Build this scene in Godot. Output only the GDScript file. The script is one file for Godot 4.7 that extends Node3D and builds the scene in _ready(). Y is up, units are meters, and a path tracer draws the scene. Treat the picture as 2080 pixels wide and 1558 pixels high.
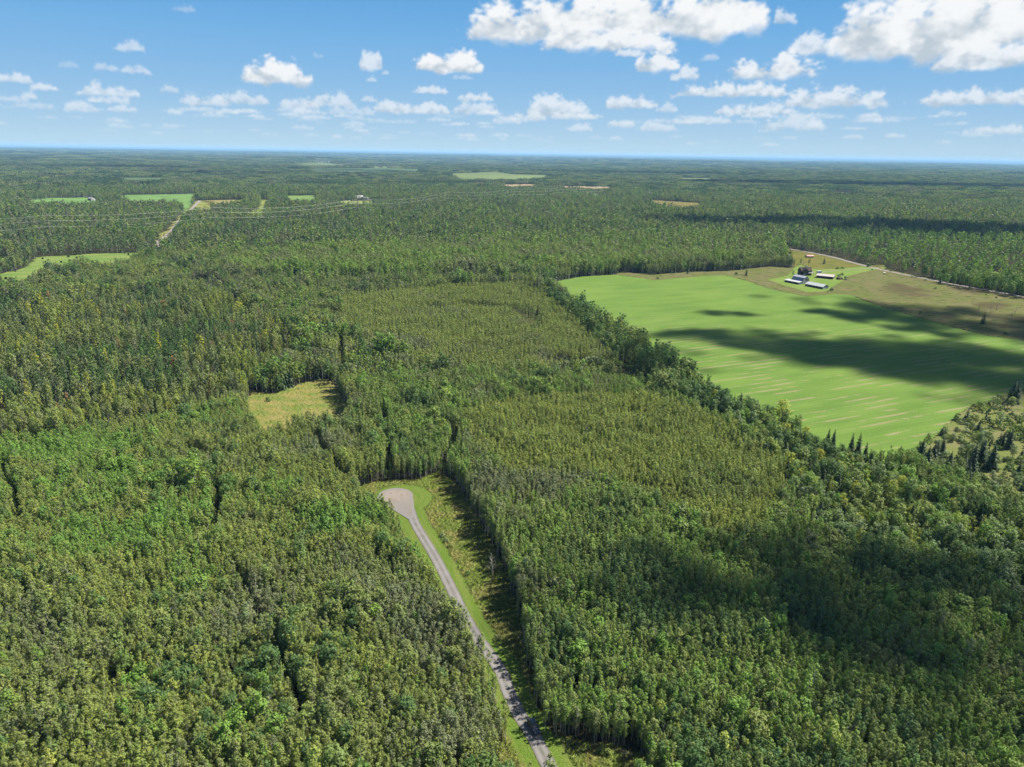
extends Node3D
# Aerial view over young aspen forest: gravel road with a turnaround, a hay field, a farm, far forest to the horizon.
# Units are metres, y is up, the camera stands 118 m above the ground and looks along -z.

const OPEN := {
	"roadside": [-57.2,-226.3,-51.2,-231.3,-44.2,-233.2,-34.9,-233.5,-33.0,-236.5,-27.9,-241.4,-18.8,-228.4,-12.3,-210.2,-6.9,-194.3,-1.1,-175.2,2.6,-156.7,4.1,-144.8,4.7,-137.7,5.5,-129.5,7.2,-122.0,9.5,-115.2,12.8,-114.2,23.0,-112.2,28.8,-109.8,29.1,-98.0,-1.5,-97.5,-1.6,-108.6,-0.7,-115.0,-2.1,-121.8,-4.4,-129.2,-8.3,-137.4,-14.1,-148.2,-21.0,-161.5,-26.6,-172.0,-32.4,-183.5,-39.0,-197.9,-49.1,-207.3,-54.6,-219.5],
	"glade": [-132.7,-329.6,-120.5,-328.0,-111.7,-344.9,-106.8,-351.1,-102.0,-353.0,-98.0,-349.8,-88.2,-329.5,-81.0,-313.9,-73.5,-289.7,-75.0,-275.3,-93.3,-271.8,-104.2,-263.5,-119.4,-287.7,-131.3,-316.5],
	"hay_field": [32.7,-656.7,68.6,-696.4,106.0,-712.0,122.3,-701.5,141.5,-683.0,204.5,-715.3,224.0,-720.3,236.4,-686.2,242.5,-646.9,254.3,-628.4,265.4,-610.9,298.4,-625.0,310.3,-621.4,309.9,-592.7,321.8,-522.4,338.7,-477.6,356.3,-462.4,367.6,-401.5,297.3,-363.2,279.7,-353.9,248.1,-334.4,227.1,-321.2,200.0,-294.3,175.4,-267.9,162.3,-254.3,148.3,-244.8,140.8,-253.5,132.8,-262.8,126.3,-278.1,119.9,-296.9,106.4,-313.6,101.9,-332.7,98.1,-359.0,94.4,-407.1,84.0,-435.3,69.6,-474.2,47.8,-556.0],
	"rough_meadow": [309.4,-660.4,346.9,-710.8,389.2,-755.5,408.5,-750.9,424.8,-703.5,449.2,-647.3,462.9,-613.5,485.8,-525.5,367.6,-401.5,356.3,-462.4,338.7,-477.6,321.8,-522.4,309.9,-592.7,310.3,-621.4,298.4,-625.0,265.4,-610.9,254.3,-628.4,242.5,-646.9,236.4,-686.2,224.0,-720.3,204.5,-715.3,172.7,-700.3,141.5,-683.0,122.3,-701.5,106.0,-712.0,115.1,-731.7,147.9,-716.0,189.6,-739.1,223.4,-745.7,260.0,-759.4,294.8,-780.3,316.4,-775.4,290.2,-723.5,260.0,-696.9,263.9,-653.8,271.2,-625.1,290.0,-626.7],
	"lawn": [251.6,-701.9,278.8,-741.4,304.1,-760.4,334.4,-802.6,341.3,-771.0,366.2,-777.0,404.6,-798.8,437.8,-813.5,427.0,-786.7,390.9,-759.0,352.7,-723.4,327.9,-677.9,309.4,-660.4,294.3,-636.6,273.2,-630.0,265.9,-659.1],
	"yard_grass": [366.8,-940.6,380.4,-927.4,386.1,-908.9,399.5,-865.6,403.6,-821.3,413.6,-771.4,437.8,-813.5,404.6,-798.8,366.2,-777.0,341.3,-771.0,334.4,-802.6,316.4,-775.4,344.8,-842.8,348.2,-877.2],
	"bale_field": [-437.7,-574.4,-498.4,-659.2,-496.6,-680.1,-502.9,-704.6,-518.4,-736.9,-534.3,-764.6,-525.0,-775.0,-506.8,-783.4,-492.5,-799.2,-446.7,-813.0,-411.7,-752.1,-394.0,-699.7,-407.0,-668.1,-427.4,-660.4,-434.8,-637.6,-427.3,-602.9,-429.7,-575.1],
	"bale_field_corner": [-591.1,-758.2,-559.3,-758.0,-538.3,-731.2,-524.0,-705.7,-532.5,-679.5],
	"far_field_a": [-1110.5,-1571.2,-1135.2,-1663.8,-1061.5,-1729.6,-1022.2,-1720.3,-860.0,-1445.2,-950.9,-1393.3],
	"far_field_b": [-999.1,-1756.4,-1018.8,-1847.4,-926.7,-1908.4,-881.5,-1950.5,-776.0,-1707.5,-758.5,-1657.7,-650.4,-1401.1,-574.9,-1217.3,-701.0,-1484.3,-734.1,-1508.0,-809.5,-1489.1],
	"far_verge": [-759.3,-1675.2,-755.8,-1694.2,-712.2,-1669.0,-581.8,-1342.5,-586.1,-1292.7,-610.2,-1326.7,-573.1,-1220.9,-540.1,-1122.5,-501.8,-1026.3,-477.7,-955.1,-443.9,-874.6,-435.4,-847.3,-454.4,-873.3,-495.8,-964.3,-541.0,-1091.3,-604.2,-1254.1,-670.9,-1435.2],
	"far_field_c": [-752.3,-1686.0,-695.8,-1737.4,-656.2,-1719.2,-589.9,-1511.5,-627.9,-1471.0],
	"far_field_d": [-628.1,-1745.1,-606.7,-1750.5,-537.5,-1518.6,-452.0,-1252.4,-501.5,-1275.7,-551.3,-1515.6],
	"far_field_e": [-621.7,-1924.8,-555.5,-1966.8,-456.2,-1612.6,-514.5,-1597.6],
	"far_field_f": [-445.9,-1753.0,-361.3,-1783.5,-299.4,-1518.6,-357.0,-1475.0]
}
const FAR := {
	"distant_field_a": [-2106.3,-6837.5,-2076.6,-7459.5,-1484.0,-6289.2,-1238.2,-5184.6,-1515.6,-5026.8],
	"distant_field_b": [-1190.5,-5945.0,-938.7,-6035.8,-777.6,-5020.2,-985.2,-4917.5],
	"distant_field_c": [-388.8,-4057.0,-128.6,-4672.1,-13.8,-4120.1,192.3,-4090.4,148.2,-3395.9,-89.1,-3087.9,-248.1,-3075.0],
	"distant_field_d": [505.6,-2050.2,653.6,-2440.4,574.8,-2134.1,500.7,-2012.3],
	"distant_field_e": [-1335.5,-4559.2,-1099.6,-4880.9,-661.0,-4972.3,-538.3,-3964.4,-1026.7,-3656.8],
	"distant_field_f": [-1605.3,-2887.1,-1470.1,-2983.1,-1236.9,-2511.4,-1362.5,-2454.8],
	"distant_field_g": [929.8,-4068.9,1162.6,-4180.1,971.1,-3506.3,787.7,-3423.7],
	"sand_pit_a": [180.1,-2841.4,221.7,-2769.9,188.8,-2376.1,154.5,-2435.3],
	"sand_pit_b": [223.7,-2770.6,379.1,-2783.6,330.4,-2424.3,193.6,-2395.1],
	"sand_pit_c": [-50.4,-2846.0,91.0,-2890.2,79.5,-2522.3,-44.0,-2484.8],
	"brush_land": [384.9,-2001.8,493.3,-1885.5,412.8,-1574.6,333.9,-1685.1]
}
const ZONES := {
	"mixed": [-411.1,-509.2,-213.7,-248.4,-179.6,-249.8,-173.3,-266.1,-154.1,-281.7,-139.6,-298.7,-131.9,-321.1,-134.0,-355.2,-130.7,-396.9,-163.7,-460.6,-227.5,-544.6,-290.9,-560.7,-329.6,-535.9,-368.7,-512.7],
	"young": [-144.5,-562.1,-62.7,-603.7,7.6,-633.1,28.1,-576.9,49.1,-484.8,63.2,-428.9,54.2,-382.7,27.4,-366.3,5.3,-360.3,-15.6,-341.5,-37.9,-357.9,-71.5,-396.6,-112.3,-443.7],
	"young2": [-22.2,-290.0,2.5,-311.3,39.1,-320.4,67.3,-314.5,86.4,-295.0,99.8,-266.3,102.3,-228.9,82.3,-192.7,67.0,-183.4,51.6,-211.7,29.3,-226.2,2.3,-225.3,-15.4,-251.3],
	"hedge": [24.9,-607.9,47.5,-557.4,69.4,-477.5,84.4,-442.1,94.3,-411.0,98.2,-363.6,102.1,-337.3,106.6,-318.0,93.8,-290.0,82.8,-309.6,71.4,-323.8,58.9,-356.8,55.9,-397.1,48.2,-475.9,27.6,-566.4],
	"hedge2": [106.6,-318.0,120.0,-301.0,126.5,-282.3,133.5,-268.3,141.2,-258.1,144.7,-241.4,150.1,-230.7,154.1,-207.9,166.0,-191.9,133.6,-146.8,131.4,-171.4,121.5,-181.8,100.1,-183.9,96.3,-209.4,103.4,-237.6,98.0,-261.5,93.8,-290.0],
	"carr": [162.3,-254.3,175.4,-267.9,200.0,-294.3,227.1,-321.2,248.1,-334.4,279.7,-353.9,297.3,-363.2,335.7,-350.2,210.7,-204.1,177.9,-209.6,168.4,-227.1,161.0,-243.1],
	"tall_edge": [-272.5,-634.2,-157.1,-631.8,-87.2,-657.6,-16.9,-694.2,27.5,-677.4,106.2,-716.2,189.6,-741.4,322.4,-811.2,381.5,-986.3,276.0,-1100.2,-31.5,-988.9,-210.6,-856.8,-303.7,-723.4],
	"right_wood": [384.4,-906.9,396.1,-807.5,403.4,-743.2,434.5,-626.9,475.8,-516.0,886.4,-995.6,702.2,-1164.4,491.3,-1171.0],
	"left_mid": [-694.2,-935.2,-468.6,-909.2,-396.0,-774.4,-418.1,-763.6,-510.5,-722.2,-534.5,-712.2],
	"conifer": [-457.5,-1287.8,-335.9,-1206.7,-228.4,-1135.0,-240.7,-984.6,-355.2,-1035.3,-408.4,-800.2,-474.8,-949.4,-444.4,-1021.0]
}
const LANES := {
	"a": [3.0,-117.4,-244.8,-106.1,-221.3,-96.4,-199.7,-89.9,-182.0],
	"b": [2.6,-78.5,-165.9,-64.6,-147.4,-55.0,-133.6,-48.0,-122.5,-42.3,-111.4],
	"c": [3.5,-80.5,-258.8,-70.5,-239.7,-58.5,-221.0],
	"d": [4,-108.3,-417.8,-92.8,-354.9,-88.2,-329.4],
	"e": [3,-59.2,-294.7,-51.6,-260.0,-44.0,-225.6],
	"f": [4,-22.6,-280.8,-24.7,-255.9,-26.0,-230.4],
	"g": [13,-63.6,-519.9,-36.1,-532.7,-0.9,-521.0,10.9,-495.2,14.5,-465.4],
	"h": [20,28.9,-385.8,45.4,-377.1,61.9,-363.3,68.4,-345.0],
	"j": [5,-128.4,-244.4,-117.0,-240.1,-113.3,-254.8],
	"k": [3,-189.7,-230.6,-165.9,-204.2,-154.0,-188.2],
	"l": [4,-1.2,-553.1,24.1,-482.9],
	"m": [14,-256.9,-594.3,-222.3,-633.6,-159.3,-639.3,-86.9,-653.8,-21.6,-687.8],
	"n": [3,-76.7,-293.9,-59.7,-276.2,-42.5,-309.1,-33.8,-316.8],
	"power": [16,-707.1,-880.5,-619.6,-924.3,-470.6,-1094.9,-302.9,-1352.2,-157.8,-1648.1,-0.0,-1863.6]
}
const LINES := {
	"gravel_road": [13.9,-96.7,8.9,-106.7,6.1,-113.8,2.7,-120.5,0.1,-127.8,-1.2,-132.5,-3.2,-136.8,-10.4,-150.8,-16.9,-167.4,-22.7,-181.7,-28.6,-194.7,-31.7,-201.8,-34.5,-210.6,-36.5,-217.2],
	"far_road": [365.0,-977.0,372.3,-959.3,390.1,-918.9,403.5,-874.7,407.4,-829.5,415.4,-775.0,426.9,-735.1,446.1,-680.4,471.3,-625.5,501.3,-543.6],
	"far_lane": [-755.8,-1688.7,-693.7,-1520.3,-636.2,-1367.6,-603.8,-1274.4,-561.0,-1160.2,-518.1,-1051.2,-491.7,-976.9,-480.0,-937.7,-462.6,-897.2,-439.6,-860.8],
	"driveway": [427.9,-794.0,387.9,-775.7,359.8,-762.6,341.5,-750.8,325.5,-733.2],
	"track": [225.8,-717.4,202.6,-672.1,182.1,-631.9]
}
const SPOTS := {
	"bales": [-518.3,-753.3,-500.7,-770.0,-486.9,-763.1,-481.9,-742.0,-484.1,-731.1,-459.1,-736.6,-454.6,-736.8,-455.5,-803.5,-446.3,-794.3,-492.1,-673.0,-540.8,-731.0,-536.0,-729.1,-472.9,-631.4],
	"pylons": [-748.6,-800.3,-619.6,-924.3,-470.6,-1094.9,-302.9,-1352.2,-157.8,-1648.1,-0.0,-1863.6,141.1,-2028.3,267.1,-2134.3],
	"meadow_shrubs": [410.5,-795.8,402.5,-770.3,420.7,-775.6,420.0,-763.6,425.5,-749.3,422.5,-725.1,429.4,-731.9,425.0,-704.6,440.5,-706.1,409.4,-658.8,433.0,-658.3,444.3,-661.9,439.3,-630.7,439.6,-616.1,331.0,-545.5,354.3,-478.6],
	"snags": [452.3,-720.7,389.8,-549.8,401.8,-560.0,385.2,-518.6,407.1,-545.7,375.6,-543.4],
	"farm_trees": [244.8,-719.2,235.2,-722.9,294.4,-720.9,342.1,-796.0,367.3,-813.6,365.9,-775.2,371.8,-775.8,342.0,-719.3,343.0,-704.6,350.2,-729.3,410.5,-795.8,299.7,-639.5,184.8,-725.8,180.4,-731.7,359.6,-512.0,145.7,-689.1,118.8,-728.8,336.6,-806.6],
	"dead": [17.3,-143.3,35.4,-138.4,-127.1,-241.2,-130.9,-302.9,-85.3,-222.2,-4.8,-170.1,32.1,-268.9,-83.4,-266.9,80.2,-213.3],
	"big_green": [-51.9,-112.6,-54.6,-108.8,-46.1,-107.8,49.8,-147.8,46.6,-150.7,-34.0,-121.1,-70.1,-107.3],
	"carr_spruce": [171.4,-257.0,174.1,-258.0,164.6,-246.7,181.8,-264.7,168.9,-257.9,183.8,-252.8,189.0,-255.3,192.1,-255.4,170.9,-237.1,173.4,-235.2,215.3,-276.3,215.5,-272.6,259.7,-334.9,266.7,-340.6,258.7,-331.2,213.3,-290.1,174.5,-248.0,193.2,-250.9,177.8,-262.0,183.4,-247.4],
	"field_edge_spruce": [137.2,-273.2,137.8,-269.5,142.4,-263.1,144.2,-260.8,146.2,-258.4,149.3,-244.8,158.1,-234.6,165.5,-236.9],
	"yellow_trees": [117.7,-272.4,120.0,-267.3,121.6,-246.0,124.7,-235.5,100.1,-316.8,109.3,-285.8,-292.1,-424.2,-290.7,-412.4,-248.4,-392.6],
	"small": [-12.3,-172.8,-8.8,-175.2,-21.7,-193.9,-20.5,-190.9,-18.6,-187.5,-120.5,-317.0,-80.7,-298.7,-2.7,-144.7,16.7,-110.8,20.7,-110.3,24.6,-109.2],
	"houses": [-985.1,-1636.7,173.4,-2060.2,231.4,-2052.2,249.1,-2056.9,164.5,-2237.5,418.0,-2228.0,518.0,-1800.0,588.7,-1781.4,908.3,-2111.5,1267.2,-2326.4,-509.2,-1968.0,-398.0,-1803.4,-380.0,-1807.9,-320.0,-1863.7],
	"silos": [-1834.3,-6651.3,-1752.7,-6585.0,-1809.8,-6679.4,-1724.6,-6616.4]
}
const FARM := [106.9,-718.2,143.2,-691.7,207.1,-724.8,262.3,-766.4,297.4,-787.7,317.9,-779.1,348.2,-877.2,371.3,-956.5,392.2,-923.9,405.5,-879.3,409.4,-833.7,423.2,-779.3,440.9,-713.7,404.3,-650.9,305.9,-611.9,261.7,-601.7,234.6,-651.3,221.3,-710.9,139.9,-674.5]
const CLOUDS := [[-27.34,0.99,6.19,6.76,0.5],[-31.03,0.58,4.95,5.48,0.25],[-28.89,0.73,4.91,5.52,0.45],[-27.14,0.9,4.84,5.64,0.6],[-34.39,1.27,3.85,4.6,0.75],[-32.69,0.8,3.49,4.08,0.8],[-33.57,0.52,2.91,3.5,0.7],[-29.0,1.86,3.35,4.46,0.8],[-25.2,0.58,3.76,4.39,0.5],[-22.93,1.71,2.98,4.22,0.75],[-20.37,1.82,3.18,4.4,0.7],[-30.72,1.0,2.29,3.12,0.7],[-28.27,0.93,2.36,3.02,0.7],[-17.93,2.55,4.7,6.3,1],[-14.91,0.35,6.5,6.96,0.2],[-11.12,0.87,5.9,7.22,0.7],[-10.03,0.28,5.56,5.97,0.5],[-11.11,0.42,5.02,5.53,0.5],[-5.52,2.86,5.89,7.37,1],[-4.2,0.79,5.38,5.79,0.4],[-6.7,1.32,4.35,5.11,0.8],[-16.57,1.59,2.97,3.99,0.7],[-14.42,1.98,3.21,4.67,0.7],[-11.35,0.59,3.67,4.3,0.7],[-8.21,2.96,2.91,4.31,0.85],[-3.41,1.52,3.9,4.7,0.8],[-25.03,0.48,2.29,2.84,0.6],[-21.6,0.67,2.47,3.0,0.6],[-23.72,0.77,8.87,9.29,0.25],[-0.52,3.44,8.21,11.34,1],[4.9,5.33,8.52,12.6,1],[12.51,5.54,8.58,12.16,1],[6.88,5.05,7.53,9.48,0.95],[8.52,1.1,7.1,7.69,0.7],[10.57,1.67,6.09,7.58,0.9],[12.65,1.08,5.51,6.44,0.7],[14.3,0.7,6.78,7.27,0.4],[19.26,0.79,9.02,9.99,0.6],[24.03,0.68,8.77,9.51,0.7],[21.21,1.69,7.04,8.46,0.75],[18.97,3.32,5.59,7.2,0.9],[15.84,4.09,4.31,5.68,0.95],[23.1,3.51,3.58,5.67,0.9],[18.0,2.94,3.05,4.19,0.85],[20.63,2.11,2.03,3.71,0.7],[27.11,4.63,6.86,10.53,1],[31.5,4.31,6.82,11.25,1],[32.35,3.66,5.84,7.74,0.9],[32.38,3.85,3.59,5.07,0.9],[3.25,2.43,2.83,5.15,0.9],[1.01,1.35,2.47,3.55,0.7],[4.33,1.67,2.7,3.41,0.7],[4.83,1.1,1.8,2.59,0.7],[8.86,1.96,3.52,4.77,0.9],[11.49,0.83,3.25,4.08,0.6],[8.16,1.1,2.09,2.91,0.6],[10.86,1.58,1.91,2.75,0.7],[14.01,2.54,2.42,3.26,0.7],[33.41,1.94,1.78,2.44,0.8],[30.54,0.85,2.87,3.33,0.5],[25.47,1.02,2.5,3.4,0.5],[24.6,0.72,2.01,2.27,0.4],[-3.22,1.73,2.94,4.18,0.7],[-0.72,1.16,2.27,3.16,0.6],[-17.31,1.39,4.69,4.96,0.3],[-12.82,1.83,2.66,3.6,0.5],[-16.46,1.07,2.29,2.8,0.4],[-12.51,0.74,1.86,2.39,0.4],[22.24,0.83,2.04,2.77,0.5]]
const SHADES := [[151.1,-467.0,64,15,0,820,9,-0.1],[191.1,-429.6,72,26,0,820,12,0.45],[247.2,-409.6,108,46,0,820,14,0.35],[295.5,-395.1,105,64,0,840,15,0.3],[362.5,-516.2,118,52,0,840,14,0.6],[79.3,-385.8,52,28,0,800,10,-0.9],[254.9,-547.7,26,9,0,800,6,0.0],[168.8,-533.6,32,9,0,800,6,0.2],[283.8,-510.5,62,18,0,800,10,0.9],[86.9,-153.0,74,32,0,800,10,0.2],[108.3,-134.7,62,40,0,800,10,0.1],[48.6,-156.2,45,14,0,800,8,0.0],[585.6,-1271.4,330,110,0,1100,30,0.1],[821.0,-1182.3,260,85,0,1100,30,0.0],[364.5,-1280.8,150,60,0,1100,25,0.0],[1510.4,-3345.4,900,260,0,1600,70,0.0],[2242.1,-3404.0,600,180,0,1600,60,0.0],[-2507.1,-4052.6,800,300,0,1700,80,0.0],[-1465.7,-3439.6,500,160,0,1700,60,0.0],[-1042.0,-4356.9,600,200,0,1700,70,0.0],[839.6,-4818.3,700,240,0,1700,80,0.0]]
const SUN_AZ := Vector2(0.93, -0.37)      # towards the sun, on the ground (x, z)
const SUN_EL := 50.0

var cam: Camera3D
var rng := RandomNumberGenerator.new()
var n_lo := FastNoiseLite.new()
var n_mid := FastNoiseLite.new()
var n_hi := FastNoiseLite.new()
var n_far := FastNoiseLite.new()
var n_stand := FastNoiseLite.new()
var used := {}
var mats := {}
var grid := PackedByteArray()             # land use raster, 2 m cells
const GX := -1100.0
const GZ := -2400.0
const GW := 1200
const GH := 1170

# ---------------------------------------------------------------- helpers
func numbered(called: String) -> String:
	var k: int = used.get(called, 0)
	used[called] = k + 1
	return called if k == 0 else "%s_%03d" % [called, k]

func tag(o: Node, label := "", category := "", group := "", kind := "") -> void:
	if label: o.set_meta("label", label)
	if category: o.set_meta("category", category)
	if group: o.set_meta("group", group)
	if kind: o.set_meta("kind", kind)

func base(called: String, at: Vector3, turn := 0.0) -> Node3D:
	var o := Node3D.new()
	o.name = numbered(called)
	add_child(o)
	o.position = at
	o.rotation.y = turn
	return o

func part(called: String, mesh: Mesh, parent: Node, m: Material = null) -> MeshInstance3D:
	var o := MeshInstance3D.new()
	o.mesh = mesh
	o.name = numbered(called) if parent == self else called
	if m: o.material_override = m
	parent.add_child(o, true)
	return o

func lin(r: float, g: float, b: float) -> Color:
	return Color(r, g, b).linear_to_srgb()

func mat(key: String, c: Color, rough := 0.9, metal := 0.0) -> StandardMaterial3D:
	if mats.has(key): return mats[key]
	var m := StandardMaterial3D.new()
	m.resource_name = key
	m.albedo_color = lin(c.r, c.g, c.b)
	m.roughness = rough
	m.metallic = metal
	if rough > 0.8: m.metallic_specular = 0.2
	mats[key] = m
	return m

func noise_tex(freq: float, lo: float, hi: float, seed_: int, oct := 4, size := 512) -> NoiseTexture2D:
	var n := FastNoiseLite.new()
	n.seed = seed_
	n.noise_type = FastNoiseLite.TYPE_SIMPLEX_SMOOTH
	n.frequency = freq
	n.fractal_octaves = oct
	var t := NoiseTexture2D.new()
	t.width = size
	t.height = size
	t.seamless = true
	t.noise = n
	var g := Gradient.new()
	g.set_color(0, Color(lo, lo, lo))
	g.set_color(1, Color(hi, hi, hi))
	t.color_ramp = g
	return t

func pts(a: Array) -> PackedVector2Array:
	var p := PackedVector2Array()
	for i in range(0, a.size() - 1, 2): p.append(Vector2(a[i], a[i + 1]))
	return p

func rect_of(p: PackedVector2Array) -> Rect2:
	var r := Rect2(p[0], Vector2.ZERO)
	for q in p: r = r.expand(q)
	return r

class Mb:                                   # collects triangles of one mesh
	var v := PackedVector3Array()
	var n := PackedVector3Array()
	var c := PackedColorArray()
	func quad(a: Vector3, b: Vector3, d: Vector3, e: Vector3, nn: Vector3, col: Color) -> void:
		# a b d e run round the quad, counter-clockwise seen from the side nn points to
		v.append_array(PackedVector3Array([a, d, b, a, e, d]))
		n.append_array(PackedVector3Array([nn, nn, nn, nn, nn, nn]))
		c.append_array(PackedColorArray([col, col, col, col, col, col]))
	func face(a: Vector3, b: Vector3, d: Vector3, e: Vector3, col := Color.WHITE) -> void:
		quad(a, b, d, e, (b - a).cross(e - a).normalized(), col)
	func tri(a: Vector3, b: Vector3, d: Vector3, col := Color.WHITE) -> void:
		var nn := (b - a).cross(d - a).normalized()
		v.append_array(PackedVector3Array([a, d, b]))
		n.append_array(PackedVector3Array([nn, nn, nn]))
		c.append_array(PackedColorArray([col, col, col]))
	func box(lo: Vector3, hi: Vector3, col := Color.WHITE) -> void:
		var p := [Vector3(lo.x, lo.y, lo.z), Vector3(hi.x, lo.y, lo.z), Vector3(hi.x, lo.y, hi.z), Vector3(lo.x, lo.y, hi.z), Vector3(lo.x, hi.y, lo.z), Vector3(hi.x, hi.y, lo.z), Vector3(hi.x, hi.y, hi.z), Vector3(lo.x, hi.y, hi.z)]
		face(p[7], p[6], p[5], p[4], col)
		face(p[0], p[1], p[2], p[3], col)
		face(p[3], p[2], p[6], p[7], col)
		face(p[1], p[0], p[4], p[5], col)
		face(p[2], p[1], p[5], p[6], col)
		face(p[0], p[3], p[7], p[4], col)
	func tube(a: Vector3, b: Vector3, ra: float, rb: float, sides: int, col := Color.WHITE) -> void:
		var d := (b - a).normalized()
		var s := d.cross(Vector3(0.3, 0.1, 0.9) if absf(d.z) < 0.8 else Vector3.RIGHT).normalized()
		var t := d.cross(s)
		for k in sides:
			var e0 := s * cos(TAU * k / sides) + t * sin(TAU * k / sides)
			var e1 := s * cos(TAU * (k + 1) / sides) + t * sin(TAU * (k + 1) / sides)
			v.append_array(PackedVector3Array([a + e0 * ra, b + e1 * rb, a + e1 * ra, a + e0 * ra, b + e0 * rb, b + e1 * rb]))
			n.append_array(PackedVector3Array([e0, e1, e1, e0, e0, e1]))
			c.append_array(PackedColorArray([col, col, col, col, col, col]))
	func leaf(at: Vector3, nn: Vector3, along: Vector3, size: float, wide: float, col: Color) -> void:
		var t1 := (along - nn * along.dot(nn)).normalized() * size
		var t2 := t1.cross(nn) * wide
		quad(at - t1, at + t2 - t1 * 0.15, at + t1, at - t2 + t1 * 0.2, nn, col)
	func add_to(m: ArrayMesh, material: Material) -> ArrayMesh:
		if v.is_empty(): return m
		var a := []
		a.resize(Mesh.ARRAY_MAX)
		a[Mesh.ARRAY_VERTEX] = v
		a[Mesh.ARRAY_NORMAL] = n
		a[Mesh.ARRAY_COLOR] = c
		m.add_surface_from_arrays(Mesh.PRIMITIVE_TRIANGLES, a)
		m.surface_set_material(m.get_surface_count() - 1, material)
		return m
	func mesh(material: Material) -> ArrayMesh:
		return add_to(ArrayMesh.new(), material)

func rv() -> Vector3:
	return Vector3(rng.randfn(), rng.randfn(), rng.randfn())

# ---------------------------------------------------------------- air, light, camera
func hill(x: float, z: float) -> float:
	var d := sqrt(x * x + z * z)
	if d < 2600.0: return 0.0
	var k := clampf((d - 2600.0) / 9000.0, 0.0, 1.0)
	return k * (16.0 + 30.0 * n_far.get_noise_2d(x * 0.06, z * 0.12) + 32.0 * n_far.get_noise_2d(x * 0.3 + 900.0, z * 0.4)) + clampf((d - 9000.0) / 15000.0, 0, 1) * 30.0 * (0.6 - x / 60000.0)

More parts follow.
